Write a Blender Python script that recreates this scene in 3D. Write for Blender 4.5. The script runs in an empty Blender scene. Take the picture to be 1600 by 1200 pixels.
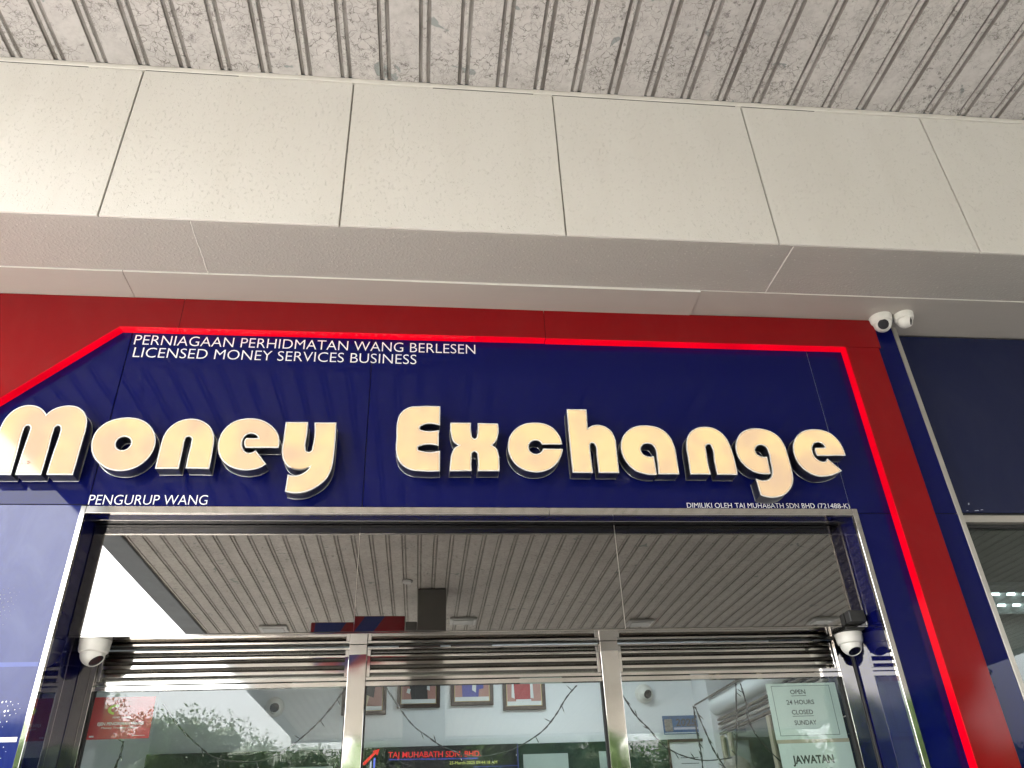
import bpy, bmesh, math, random
from mathutils import Matrix, Vector
from mathutils.geometry import tessellate_polygon
random.seed(7)
S = bpy.context.scene
C = S.collection

# ------------------------------------------------------------------ camera
cd = bpy.data.cameras.new('camera'); cam = bpy.data.objects.new('camera', cd); C.objects.link(cam)
cd.sensor_width = 36.0; cd.lens = 27.641; cd.clip_start = 0.05; cd.clip_end = 3000
cam.matrix_world = Matrix.Translation((0, -3.9, 1.6)) @ Matrix(((0.993923, -0.020846, -0.108088), (-0.102976, -0.523094, -0.846031), (-0.038904, 0.85202, -0.522061))).to_4x4()
S.camera = cam

# ------------------------------------------------------------------ exposure, world, sun
EXP = 3.63
K = 1.0 / 2 ** EXP                 # turns a display-linear brightness into a lamp's emission
S.view_settings.view_transform = 'Standard'; S.view_settings.look = 'None'
S.view_settings.gamma = 1.0; S.view_settings.exposure = EXP; S.view_settings.use_curve_mapping = False
SUN_EL = math.radians(62); SUN_AZ = math.radians(215)      # compass-like: 0 = +Y, clockwise
W = bpy.data.worlds.new('World'); S.world = W; W.use_nodes = True
wn = W.node_tree; bg = wn.nodes['Background']
sky = wn.nodes.new('ShaderNodeTexSky'); sky.sky_type = 'NISHITA'; sky.sun_disc = False
sky.sun_elevation = SUN_EL; sky.sun_rotation = SUN_AZ; sky.air_density = 1.2; sky.dust_density = 6.0; sky.ozone_density = 1.0
hs = wn.nodes.new('ShaderNodeHueSaturation'); hs.inputs['Saturation'].default_value = 0.35
wn.links.new(sky.outputs[0], hs.inputs['Color']); wn.links.new(hs.outputs[0], bg.inputs['Color'])
bg.inputs['Strength'].default_value = 0.13
sl = bpy.data.lights.new('sun', 'SUN'); sl.energy = 1.5; sl.angle = math.radians(12); sl.color = (1.0, 0.985, 0.96)
so = bpy.data.objects.new('sun', sl); C.objects.link(so)
sd = Vector((math.sin(SUN_AZ) * math.cos(SUN_EL), math.cos(SUN_AZ) * math.cos(SUN_EL), math.sin(SUN_EL)))
so.rotation_euler = sd.to_track_quat('Z', 'Y').to_euler(); so.location = (-8, -6, 14)
S.render.engine = 'CYCLES'
cy = S.cycles
cy.use_denoising = True; cy.max_bounces = 10; cy.diffuse_bounces = 6; cy.glossy_bounces = 6; cy.transparent_max_bounces = 16
cy.caustics_reflective = False; cy.caustics_refractive = False; cy.sample_clamp_indirect = 6.0

# ------------------------------------------------------------------ helpers
def tag(o, label=None, cat=None, group=None, kind=None):
    if label: o['label'] = label
    if cat: o['category'] = cat
    if group: o['group'] = group
    if kind: o['kind'] = kind
    return o

def thing(name, label, cat, loc=(0, 0, 0), group=None):
    o = bpy.data.objects.new(name, None); C.objects.link(o); o.location = loc; o.empty_display_size = 0.1
    return tag(o, label, cat, group)

def world_loc(o):
    v = Vector(o.location)
    while o.parent: o = o.parent; v += Vector(o.location)
    return v

class MB:
    """collects solids in world coordinates"""
    def __init__(s): s.bm = bmesh.new()
    def box(s, x0, x1, y0, y1, z0, z1, bev=0.0, mi=0, seg=1):
        b = bmesh.new(); bmesh.ops.create_cube(b, size=1)
        for v in b.verts: v.co = Vector(((x0 + x1) / 2 + v.co.x * (x1 - x0), (y0 + y1) / 2 + v.co.y * (y1 - y0), (z0 + z1) / 2 + v.co.z * (z1 - z0)))
        if bev: bmesh.ops.bevel(b, geom=b.edges[:], offset=bev, segments=seg, affect='EDGES', profile=0.5)
        s.add(b, mi); return s
    def add(s, b, mi=0, M=None):
        m = bpy.data.meshes.new('t')
        for f in b.faces: f.material_index = mi
        if M is not None: b.transform(M)
        b.to_mesh(m); b.free(); s.bm.from_mesh(m); bpy.data.meshes.remove(m); return s
    def prism(s, pts, y0, y1, mi=0):
        """polygon in x,z pulled along y"""
        b = bmesh.new()
        A = [b.verts.new((x, y0, z)) for x, z in pts]; B = [b.verts.new((x, y1, z)) for x, z in pts]
        b.faces.new(A); b.faces.new(B[::-1]); n = len(pts)
        for i in range(n): b.faces.new((A[i], B[i], B[(i + 1) % n], A[(i + 1) % n]))
        bmesh.ops.recalc_face_normals(b, faces=b.faces[:]); return s.add(b, mi)
    def prismx(s, pts, x0, x1, mi=0):
        """polygon in y,z pulled along x"""
        b = bmesh.new()
        A = [b.verts.new((x0, y, z)) for y, z in pts]; B = [b.verts.new((x1, y, z)) for y, z in pts]
        b.faces.new(A); b.faces.new(B[::-1]); n = len(pts)
        for i in range(n): b.faces.new((A[i], B[i], B[(i + 1) % n], A[(i + 1) % n]))
        bmesh.ops.recalc_face_normals(b, faces=b.faces[:]); return s.add(b, mi)
    def tube(s, pts, r, n=6, mi=0):
        b = bmesh.new(); rings = []
        for i, q in enumerate(pts):
            q = Vector(q); a = Vector(pts[max(i - 1, 0)]); c = Vector(pts[min(i + 1, len(pts) - 1)])
            d = (c - a).normalized(); u = d.orthogonal().normalized(); v = d.cross(u)
            if i and rings:
                u = (pu - d * pu.dot(d)).normalized(); v = d.cross(u)
            pu = u; rr = r[i] if isinstance(r, (list, tuple)) else r
            rings.append([b.verts.new(q + (u * math.cos(t) + v * math.sin(t)) * rr) for t in [2 * math.pi * k / n for k in range(n)]])
        for a, c in zip(rings, rings[1:]):
            for k in range(n): b.faces.new((a[k], a[(k + 1) % n], c[(k + 1) % n], c[k]))
        b.faces.new(rings[0][::-1]); b.faces.new(rings[-1])
        return s.add(b, mi)
    def lathe(s, prof, n=32, M=None, mi=0):
        b = bmesh.new(); rings = []
        for r, z in prof: rings.append([b.verts.new((r * math.cos(2 * math.pi * k / n), r * math.sin(2 * math.pi * k / n), z)) for k in range(n)])
        for a, c in zip(rings, rings[1:]):
            for k in range(n): b.faces.new((a[k], a[(k + 1) % n], c[(k + 1) % n], c[k]))
        b.faces.new(rings[0][::-1]); b.faces.new(rings[-1])
        bmesh.ops.recalc_face_normals(b, faces=b.faces[:]); return s.add(b, mi, M)
    def build(s, name, mats, parent=None, smooth=False, label=None):
        me = bpy.data.meshes.new(name)
        off = world_loc(parent) if parent else Vector((0, 0, 0))
        s.bm.to_mesh(me); s.bm.free()
        me.transform(Matrix.Translation(-off))
        for m in (mats if isinstance(mats, (list, tuple)) else [mats]): me.materials.append(m)
        if smooth: smooth_by_angle(me)
        o = bpy.data.objects.new(name, me); C.objects.link(o)
        if parent: o.parent = parent
        if label: o['label'] = label
        return o

def smooth_by_angle(me, a=35):
    for p in me.polygons: p.use_smooth = True
    try: me.set_sharp_from_angle(angle=math.radians(a))
    except Exception: pass

def box(name, mat, parent, *a, bev=0.0, label=None): return MB().box(*a, bev=bev).build(name, mat, parent, label=label)

def dup(o, loc=None, label=None, parent=None):
    c = o.copy(); C.objects.link(c)
    if parent is not None: c.parent = parent
    if loc is not None: c.location = loc
    if label: c['label'] = label
    for ch in [q for q in o.children]: dup(ch, parent=c)
    return c

# ------------------------------------------------------------------ materials
class NT:
    def __init__(s, name):
        s.m = bpy.data.materials.new(name); s.m.use_nodes = True; s.t = s.m.node_tree; s.t.nodes.clear()
        s.out = s.n('ShaderNodeOutputMaterial')
    def n(s, ty, **k):
        q = s.t.nodes.new(ty)
        for a, v in k.items():
            if a.startswith('i_'): q.inputs[a[2:].replace('_', ' ')].default_value = v
            else: setattr(q, a, v)
        return q
    def l(s, a, b): s.t.links.new(a, b)
    def pos(s, scale=(1, 1, 1)):
        g = s.n('ShaderNodeNewGeometry'); mp = s.n('ShaderNodeMapping'); mp.inputs['Scale'].default_value = scale
        s.l(g.outputs['Position'], mp.inputs['Vector']); return mp.outputs[0]
    def noise(s, sc, det=4, rough=0.55, vec=None, dist=0.0):
        q = s.n('ShaderNodeTexNoise'); q.inputs['Scale'].default_value = sc; q.inputs['Detail'].default_value = det
        q.inputs['Roughness'].default_value = rough; q.inputs['Distortion'].default_value = dist
        s.l(vec if vec is not None else s.pos(), q.inputs['Vector']); return q.outputs[0]
    def ramp(s, f, stops, interp='LINEAR'):
        q = s.n('ShaderNodeValToRGB'); q.color_ramp.interpolation = interp; e = q.color_ramp.elements
        while len(e) < len(stops): e.new(0.5)
        for i, (p_, c) in enumerate(stops): e[i].position = p_; e[i].color = (c, c, c, 1) if isinstance(c, (int, float)) else (*c, 1)
        s.l(f, q.inputs[0]); return q.outputs[0]
    def mix(s, f, a, b, ty='MIX'):
        q = s.n('ShaderNodeMix', data_type='RGBA', blend_type=ty)
        for k, v in ((0, f), (6, a), (7, b)):
            if isinstance(v, (int, float)): q.inputs[k].default_value = v if k == 0 else (v, v, v, 1)
            elif isinstance(v, (tuple, list)): q.inputs[k].default_value = (*v, 1)
            else: s.l(v, q.inputs[k])
        return q.outputs[2]
    def math(s, op, a, b=None, c=None, clamp=False):
        q = s.n('ShaderNodeMath', operation=op, use_clamp=clamp)
        for k, v in enumerate((a, b, c)):
            if v is None: continue
            if isinstance(v, (int, float)): q.inputs[k].default_value = v
            else: s.l(v, q.inputs[k])
        return q.outputs[0]
    def bump(s, h, st=0.3, d=0.01):
        q = s.n('ShaderNodeBump'); q.inputs['Strength'].default_value = st; q.inputs['Distance'].default_value = d
        s.l(h, q.inputs['Height']); return q.outputs[0]
    def pr(s, color, rough=0.5, metal=0.0, ior=1.5, normal=None, emit=None, est=0.0, spec=0.5, coat=0.0):
        q = s.n('ShaderNodeBsdfPrincipled')
        for nm, v in (('Base Color', color), ('Roughness', rough), ('Metallic', metal), ('IOR', ior), ('Specular IOR Level', spec), ('Coat Weight', coat)):
            if isinstance(v, (int, float)): q.inputs[nm].default_value = v
            elif isinstance(v, (tuple, list)): q.inputs[nm].default_value = (*v, 1)
            else: s.l(v, q.inputs[nm])
        q.inputs['Coat Roughness'].default_value = 0.04
        if normal is not None: s.l(normal, q.inputs['Normal'])
        if emit is not None:
            if isinstance(emit, (tuple, list)): q.inputs['Emission Color'].default_value = (*emit, 1)
            else: s.l(emit, q.inputs['Emission Color'])
            if isinstance(est, (int, float)): q.inputs['Emission Strength'].default_value = est
            else: s.l(est, q.inputs['Emission Strength'])
        return q.outputs[0]
    def done(s, sh): s.l(sh, s.out.inputs[0]); return s.m

def plain(name, col, rough=0.5, metal=0.0, var=0.12, nsc=6.0, bumpst=0.0, bsc=60, ior=1.5):
    t = NT(name); n = t.noise(nsc, 5)
    c = t.mix(n, tuple(v * (1 - var) for v in col), tuple(min(1, v * (1 + var)) for v in col))
    r = t.math('MULTIPLY_ADD', t.noise(nsc * 2.3, 3), 0.25 * rough, rough * 0.88)
    nm = t.bump(t.noise(bsc, 3), bumpst, 0.004) if bumpst else None
    return t.done(t.pr(c, r, metal, ior, nm))

def m_gloss_panel(name, col, rough=0.035, dust=0.06, ior=1.5, wav=0.02, dustcol=(0.35, 0.37, 0.42)):
    t = NT(name)
    sw = t.noise(3.0, 6, 0.6, t.pos((1, 1, 0.45)), 2.5); big = t.noise(0.9, 3)
    dm = t.math('MULTIPLY', t.ramp(sw, [(0.42, 0.0), (0.75, 1.0)]), t.ramp(big, [(0.35, 0.15), (0.7, 1.0)]))
    c = t.mix(t.math('MULTIPLY', dm, dust), col, dustcol)
    r = t.math('MULTIPLY_ADD', sw, 0.012, rough)
    nm = t.bump(t.noise(1.6, 1), wav, 0.05)
    return t.done(t.pr(c, r, 0, ior, nm))

def m_cream():
    t = NT('textured cream paint')
    big = t.noise(0.7, 3); fine = t.noise(120, 3, 0.6); mid = t.noise(75, 2, 0.5, t.pos((1, 1, 0.7)), 0.5)
    c = t.mix(big, (0.61, 0.58, 0.53), (0.675, 0.65, 0.605))
    sp = t.noise(16, 4, 0.6); c = t.mix(t.ramp(sp, [(0.74, 0.0), (0.80, 0.28)]), c, (0.36, 0.33, 0.28))
    stk_ = t.ramp(t.noise(1.6, 6, 0.7, t.pos((2.5, 1, 0.35)), 0.4), [(0.45, 0.0), (0.75, 1.0)])
    c = t.mix(t.math('MULTIPLY', stk_, 0.22), c, (0.52, 0.48, 0.41))
    pit = t.ramp(mid, [(0.60, 0.0), (0.70, 1.0)])
    c = t.mix(t.math('MULTIPLY', pit, 0.12), c, (0.45, 0.42, 0.36))
    h = t.math('ADD', t.math('MULTIPLY', fine, 0.35), t.math('MULTIPLY', pit, -0.8))
    return t.done(t.pr(c, 0.55, 0, 1.45, t.bump(h, 0.8, 0.004)))

def m_soffit(name, rough_tex=1.0, col=(0.40, 0.378, 0.338)):
    t = NT(name)
    big = t.noise(0.8, 4); st = t.noise(2.2, 5, 0.6, t.pos((0.7, 4, 1)), 0.6)
    c = t.mix(big, tuple(v * 0.92 for v in col), tuple(v * 1.05 for v in col))
    c = t.mix(t.math('MULTIPLY', t.ramp(st, [(0.5, 0.0), (0.7, 1.0)]), 0.18), c, (0.34, 0.31, 0.28))
    mid = t.noise(62, 2, 0.5, None, 0.3); fine = t.noise(130, 3, 0.6)
    h = t.math('ADD', t.math('MULTIPLY', fine, 0.5), t.ramp(mid, [(0.45, 0.0), (0.85, 1.0)]))
    c = t.mix(t.math('MULTIPLY', t.ramp(t.noise(64, 2, 0.5), [(0.66, 0.0), (0.72, 1.0)]), 0.6 * rough_tex), c, tuple(v * 1.5 for v in col))  # lighter flecks painted in as glints off the bumpy paint
    return t.done(t.pr(c, 0.36, 0, 1.5, t.bump(h, 0.5 * rough_tex, 0.006)))

def m_ceiling(dirty=False):
    t = NT('peeling ceiling paint' if not dirty else 'grimy shade-toned ceiling groove')
    pos = t.pos()
    w = t.noise(7, 3, 0.6, pos); wv = t.n('ShaderNodeVectorMath', operation='SCALE'); wv.inputs['Scale'].default_value = 0.16
    nz = t.n('ShaderNodeTexNoise'); nz.inputs['Scale'].default_value = 9; nz.inputs['Detail'].default_value = 3; t.l(pos, nz.inputs['Vector'])
    t.l(nz.outputs['Color'], wv.inputs[0]); ad = t.n('ShaderNodeVectorMath', operation='ADD'); t.l(pos, ad.inputs[0]); t.l(wv.outputs[0], ad.inputs[1])
    def vor(sc):
        q = t.n('ShaderNodeTexVoronoi', feature='DISTANCE_TO_EDGE'); q.inputs['Scale'].default_value = sc; t.l(ad.outputs[0], q.inputs['Vector']); return q.outputs['Distance']
    cr1 = t.ramp(vor(22), [(0.0, 1.0), (0.055, 0.0)]); cr2 = t.ramp(vor(48), [(0.0, 1.0), (0.07, 0.0)])
    m1 = t.ramp(t.noise(2.3, 4, 0.65), [(0.40, 0.0), (0.54, 1.0)]); m2 = t.ramp(t.noise(5.1, 3, 0.6), [(0.50, 0.0), (0.60, 1.0)])
    crack = t.math('MAXIMUM', t.math('MULTIPLY', cr1, m1), t.math('MULTIPLY', t.math('MULTIPLY', cr2, m2), 0.8))
    brk = t.ramp(t.noise(24, 4, 0.7), [(0.38, 0.1), (0.56, 1.0)])
    crack = t.math('MULTIPLY', crack, brk)
    sep = t.n('ShaderNodeSeparateXYZ'); t.l(pos, sep.inputs[0])
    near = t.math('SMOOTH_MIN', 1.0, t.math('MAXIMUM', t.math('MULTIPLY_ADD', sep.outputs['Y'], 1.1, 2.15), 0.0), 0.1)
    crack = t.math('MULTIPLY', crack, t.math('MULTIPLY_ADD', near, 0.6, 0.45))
    base = t.mix(t.noise(1.3, 5, 0.6, t.pos((1, 0.5, 1))), (0.45, 0.432, 0.40), (0.65, 0.62, 0.565))
    base = t.mix(t.math('MULTIPLY', t.ramp(t.noise(18, 5, 0.7), [(0.42, 0.0), (0.72, 1.0)]), 0.55), base, (0.28, 0.255, 0.225))
    bare = t.ramp(t.noise(5.5, 3, 0.5, None, 0.7), [(0.685, 0.0), (0.70, 1.0)])
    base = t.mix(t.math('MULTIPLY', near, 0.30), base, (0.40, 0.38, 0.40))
    blot = t.ramp(t.noise(0.55, 5, 0.65), [(0.40, 0.0), (0.65, 1.0)])
    base = t.mix(t.math('MULTIPLY', blot, 0.35), base, (0.30, 0.285, 0.275))
    base = t.mix(bare, base, (0.25, 0.27, 0.26))
    peel = t.math('MULTIPLY', t.ramp(t.noise(26, 4, 0.7), [(0.56, 0.0), (0.64, 1.0)]), t.ramp(t.noise(3.1, 3, 0.6), [(0.48, 0.0), (0.60, 1.0)]))
    base = t.mix(t.math('MULTIPLY', peel, 0.85), base, (0.17, 0.155, 0.15))
    c = t.mix(t.math('MULTIPLY', crack, 0.92), base, (0.10, 0.09, 0.075))
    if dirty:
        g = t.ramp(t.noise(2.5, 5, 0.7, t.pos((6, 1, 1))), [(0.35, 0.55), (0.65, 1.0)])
        c = t.mix(g, base, (0.15, 0.135, 0.12))  # groove brown carries both grime and painted-in rib shade
    h = t.math('ADD', t.math('MULTIPLY', crack, -1.0), t.math('MULTIPLY', t.noise(40, 3), 0.3))
    h = t.math('SUBTRACT', h, t.math('MULTIPLY', bare, 0.6))
    return t.done(t.pr(c, 0.55, 0, 1.45, t.bump(h, 0.5, 0.004)))

def m_steel(name='brushed stainless steel', col=(0.60, 0.575, 0.54), rough=0.055, wav=0.25):
    t = NT(name)
    br = t.noise(30, 3, 0.6, t.pos((0.15, 1, 8))); big = t.noise(2.2, 2, 0.5)
    r = t.math('MULTIPLY_ADD', br, 0.05, rough - 0.02)
    c = t.mix(t.ramp(t.noise(5, 4, 0.6), [(0.5, 0.0), (0.8, 0.4)]), col, tuple(v * 0.6 for v in col))
    return t.done(t.pr(c, r, 1.0, 1.5, t.bump(big, wav, 0.02)))

def m_glass(name, tint=(0.90, 0.95, 0.93), f0=0.075, dust=0.0):
    t = NT(name)
    lw = t.n('ShaderNodeLayerWeight'); lw.inputs['Blend'].default_value = 0.5
    nm = t.bump(t.noise(1.2, 1), 0.005, 0.05); t.l(nm, lw.inputs['Normal'])
    f = t.math('MULTIPLY_ADD', t.math('POWER', lw.outputs['Facing'], 5.0), 1 - f0, f0, clamp=True)
    tr = t.n('ShaderNodeBsdfTransparent'); tr.inputs[0].default_value = (*tint, 1)
    gl = t.n('ShaderNodeBsdfGlossy'); gl.inputs['Roughness'].default_value = 0.0; gl.inputs[0].default_value = (1, 1, 1, 1); t.l(nm, gl.inputs['Normal'])
    mx = t.n('ShaderNodeMixShader'); t.l(f, mx.inputs[0]); t.l(tr.outputs[0], mx.inputs[1]); t.l(gl.outputs[0], mx.inputs[2])
    sh = mx.outputs[0]
    if dust:
        df = t.n('ShaderNodeBsdfDiffuse'); df.inputs[0].default_value = (0.7, 0.72, 0.7, 1)
        m2 = t.n('ShaderNodeMixShader'); t.l(t.math('MULTIPLY', t.noise(2.0, 5, 0.6, None, 1.5), dust), m2.inputs[0]); t.l(sh, m2.inputs[1]); t.l(df.outputs[0], m2.inputs[2]); sh = m2.outputs[0]
    return t.done(sh)

def m_mirror():
    t = NT('dark reflective tinted glass')
    nm = t.bump(t.noise(1.1, 1), 0.012, 0.05)
    gl = t.n('ShaderNodeBsdfGlossy'); gl.inputs['Roughness'].default_value = 0.0; gl.inputs[0].default_value = (0.245, 0.237, 0.228, 1); t.l(nm, gl.inputs['Normal'])
    df = t.n('ShaderNodeBsdfDiffuse'); df.inputs[0].default_value = (0.04, 0.04, 0.038, 1)
    ad = t.n('ShaderNodeMixShader'); t.l(t.math('MULTIPLY_ADD', t.noise(3, 5, 0.6, None, 1.5), 0.06, 0.0), ad.inputs[0])
    t.l(gl.outputs[0], ad.inputs[1]); t.l(df.outputs[0], ad.inputs[2])
    return t.done(ad.outputs[0])

def m_letter():
    t = NT('lit acrylic letter face')
    n = t.noise(5.5, 2, 0.5); f = t.ramp(n, [(0.33, 0.0), (0.62, 1.0)])
    e = t.mix(f, (1.0, 0.67, 0.40), (1.13, 0.80, 0.36))
    st = t.math('MULTIPLY_ADD', f, 0.11 * K, 0.75 * K)
    dirt = t.ramp(t.noise(60, 4, 0.7), [(0.70, 1.0), (0.76, 0.75)])
    e = t.mix(1.0, e, dirt, 'MULTIPLY')
    return t.done(t.pr((0.13, 0.11, 0.09), 0.06, 0, 1.5, t.bump(t.noise(2.0, 1), 0.05, 0.03), e, st))

def m_emit(name, col, st, gloss=True):
    t = NT(name)
    n = t.math('MULTIPLY_ADD', t.noise(3.5, 2), 0.9 * st * K, 0.55 * st * K)
    return t.done(t.pr(tuple(v * 0.3 for v in col), 0.08 if gloss else 0.6, 0, 1.5, None, col, n))

def m_leaf():
    t = NT('tree leaves')
    c = t.mix(t.noise(1.2, 4), (0.04, 0.09, 0.025), (0.14, 0.22, 0.06))
    a = t.pr(c, 0.5); tr = t.n('ShaderNodeBsdfTranslucent'); t.l(c, tr.inputs[0])
    m = t.n('ShaderNodeMixShader'); m.inputs[0].default_value = 0.35; t.l(a, m.inputs[1]); t.l(tr.outputs[0], m.inputs[2])
    return t.done(m.outputs[0])

M = {}
M['blue'] = m_gloss_panel('glossy navy cladding', (0.002, 0.004, 0.072), ior=1.31, dust=0.006, rough=0.002, wav=0.006)
M['blue_dusty'] = m_gloss_panel('dusty navy cladding', (0.006, 0.012, 0.11), rough=0.03, dust=0.16, ior=1.44, dustcol=(0.25, 0.29, 0.42), wav=0.01)
M['grey_vinyl'] = plain('matt grey vinyl', (0.20, 0.20, 0.24), 0.8, 0, 0.1, ior=1.2)
M['blue_stripe'] = plain('faint blue vinyl stripe', (0.03, 0.05, 0.24), 0.15, 0, 0.1)
M['blue_side'] = m_gloss_panel('polished navy reveal', (0.002, 0.003, 0.06), rough=0.012, dust=0.006, ior=1.55, wav=0.003)
M['blue_under'] = m_gloss_panel('navy head lining', (0.002, 0.003, 0.05), rough=0.02, dust=0.01, ior=1.2)
M['under_steel'] = m_steel('dark polished underside', (0.38, 0.36, 0.33), 0.06, 0.06)
M['blue_matt'] = m_gloss_panel('satin navy cladding', (0.006, 0.010, 0.045), rough=0.22, dust=0.02, ior=1.4)
M['red'] = m_gloss_panel('glossy red panel', (0.21, 0.003, 0.005), ior=1.33, rough=0.07, dust=0.05, dustcol=(0.45, 0.12, 0.10))
M['neon'] = m_emit('red lit acrylic edge', (1.0, 0.0, 0.012), 0.72)
M['letter'] = m_letter()
M['trim'] = plain('pale letter trim', (0.62, 0.62, 0.60), 0.25, 0.0, 0.08)
M['return'] = m_steel('dark letter return', (0.24, 0.24, 0.265), 0.32, 0.1)
M['backplate'] = m_steel('bright letter back edge', (0.6, 0.6, 0.58), 0.2, 0.1)
M['white_vinyl'] = plain('white vinyl lettering', (0.80, 0.80, 0.82), 0.3, 0, 0.05)
M['pale_vinyl'] = plain('faded pale vinyl', (0.42, 0.46, 0.58), 0.35, 0, 0.12)
M['cream'] = m_cream()
M['cream_trim'] = plain('smooth cream flashing', (0.66, 0.63, 0.57), 0.4, 0, 0.08, 3.0, 0.2, 30)
M['soffit'] = m_soffit('textured soffit paint', 1.0)
M['soffit_smooth'] = m_soffit('smooth soffit board', 0.12, (0.39, 0.36, 0.32))
M['filler'] = plain('white joint filler', (0.74, 0.72, 0.67), 0.5, 0, 0.05)
M['joint'] = plain('dirty joint', (0.30, 0.275, 0.24), 0.8, 0, 0.5, 25)
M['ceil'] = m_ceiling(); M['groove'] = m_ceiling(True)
M['grey_flash'] = plain('blue grey steel flashing', (0.17, 0.19, 0.205), 0.5, 0, 0.25, 3)
M['steel'] = m_steel()
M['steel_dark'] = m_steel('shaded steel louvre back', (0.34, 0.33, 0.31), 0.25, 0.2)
M['alu'] = plain('dull aluminium strip', (0.42, 0.39, 0.35), 0.35, 0.6, 0.15, 12)
M['black'] = plain('black rubber and shadow gap', (0.012, 0.012, 0.012), 0.5, 0, 0.3)
M['black_gloss'] = plain('black gloss channel', (0.008, 0.008, 0.009), 0.12, 0, 0.3, ior=1.2)
M['mirror'] = m_mirror()
M['glass'] = m_glass('shop window glass', tint=(0.895, 0.93, 0.925), f0=0.046, dust=0.012)
M['glass_dim'] = m_glass('dim side glass', (0.55, 0.60, 0.58), 0.07)
M['cam_white'] = plain('white camera plastic', (0.70, 0.68, 0.63), 0.35, 0, 0.06, 20)
M['cam_black'] = plain('black camera window', (0.01, 0.01, 0.012), 0.06, 0, 0.1)
M['wall_in'] = plain('white interior wall', (0.74, 0.76, 0.78), 0.7, 0, 0.04, 1.5)
M['wall_core'] = plain('grey render', (0.35, 0.34, 0.32), 0.8, 0, 0.15)
M['tile_floor'] = plain('beige floor tiles', (0.45, 0.42, 0.37), 0.3, 0, 0.1)
M['marble'] = plain('dark green marble', (0.022, 0.045, 0.035), 0.12, 0, 0.8, 14)
M['paper'] = plain('pale green paper', (0.58, 0.68, 0.63), 0.6, 0, 0.03)
M['niche'] = plain('pale green grey panel', (0.42, 0.50, 0.46), 0.5, 0, 0.05)
M['white_paper'] = plain('white paper', (0.72, 0.74, 0.74), 0.6, 0, 0.03)
M['ink'] = plain('black ink', (0.03, 0.035, 0.035), 0.6, 0, 0.1)
M['wood'] = plain('dark brown frame wood', (0.045, 0.022, 0.014), 0.3, 0, 0.4, 30)
M['wood_red'] = plain('reddish frame wood', (0.05, 0.008, 0.008), 0.3, 0, 0.3, 30)
M['gold'] = plain('gold slip', (0.55, 0.40, 0.15), 0.35, 0.6, 0.1)
M['pink'] = plain('rose backdrop print', (0.42, 0.20, 0.17), 0.5, 0, 0.2, 9)
M['cloth_black'] = plain('black cloth print', (0.02, 0.02, 0.025), 0.6, 0, 0.2)
M['cloth_blue'] = plain('blue cloth print', (0.06, 0.07, 0.36), 0.6, 0, 0.5, 60)
M['cloth_red'] = plain('red cloth print', (0.38, 0.03, 0.04), 0.6, 0, 0.3, 40)
M['skin'] = plain('skin', (0.48, 0.29, 0.20), 0.5, 0, 0.08)
M['cream_print'] = plain('cream print', (0.66, 0.58, 0.38), 0.6, 0, 0.1)
M['sticker_red'] = plain('red sticker', (0.42, 0.012, 0.015), 0.35, 0, 0.08)
M['lime'] = plain('lime green print', (0.42, 0.50, 0.03), 0.4, 0, 0.1)
M['sky_print'] = plain('blue calendar print', (0.01, 0.09, 0.24), 0.4, 0, 0.6, 7)
M['photo_print'] = plain('small photo print', (0.22, 0.20, 0.18), 0.4, 0, 0.9, 60)
M['wire'] = plain('black cable', (0.012, 0.012, 0.014), 0.5, 0, 0.2)
M['bulb'] = plain('clear tiny bulb', (0.5, 0.5, 0.45), 0.15, 0, 0.1)
M['led_board'] = plain('black led board', (0.008, 0.008, 0.012), 0.3, 0, 0.3)
M['led_red'] = m_emit('red led text', (1.0, 0.03, 0.03), 0.75, False)
M['led_blue'] = m_emit('blue led text', (0.15, 0.2, 1.0), 0.8, False)
M['led_yellow'] = m_emit('yellow led text', (0.85, 0.9, 0.25), 0.6, False)
M['led_white'] = m_emit('white led line', (0.7, 0.7, 0.9), 0.6, False)
M['pelmet'] = plain('white shutter housing', (0.70, 0.73, 0.74), 0.3, 0, 0.04)
M['rod'] = plain('brown metal rail', (0.10, 0.075, 0.055), 0.35, 0.3, 0.3)
M['beige_frame'] = plain('beige window frame', (0.42, 0.37, 0.27), 0.4, 0, 0.15)
M['dark_blue_grey'] = plain('dark slate tile', (0.03, 0.038, 0.055), 0.2, 0, 0.3, 6)
M['hair'] = plain('grey hair', (0.24, 0.21, 0.185), 0.6, 0, 0.3, 90)
M['shirt'] = plain('blue shirt cloth', (0.12, 0.18, 0.32), 0.8, 0, 0.1)
M['trousers'] = plain('dark trousers', (0.03, 0.03, 0.04), 0.8, 0, 0.1)
M['column'] = plain('grey column cladding', (0.11, 0.108, 0.10), 0.45, 0, 0.08)
M['sign_red'] = plain('red sign face', (0.22, 0.012, 0.018), 0.3, 0, 0.1)
M['sign_blue'] = plain('blue sign stripe', (0.02, 0.035, 0.16), 0.3, 0, 0.1)
M['fixture'] = plain('white light housing', (0.50, 0.50, 0.49), 0.4, 0, 0.05)
M['diffuser'] = plain('frosted diffuser', (0.55, 0.56, 0.55), 0.2, 0, 0.05)
M['lamp_on'] = m_emit('lit fluorescent tube', (0.85, 0.97, 1.0), 9.0, False)
M['room_lamp'] = m_emit('lit ceiling panel', (0.88, 0.97, 1.0), 13.0, False)
M['concrete'] = plain('pale forecourt concrete', (0.46, 0.445, 0.415), 0.8, 0, 0.15, 0.8)
M['low_bounce_apron'] = plain('dark low-bounce ground', (0.13, 0.13, 0.13), 0.85, 0, 0.2, 1.5)
M['dark_gap'] = plain('dark open joint', (0.06, 0.055, 0.05), 0.8, 0, 0.5, 20)
M['rust'] = plain('red brown stain', (0.16, 0.05, 0.03), 0.8, 0, 0.3, 40)
M['grass'] = plain('grass verge', (0.09, 0.105, 0.06), 0.9, 0, 0.4, 2)
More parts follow.
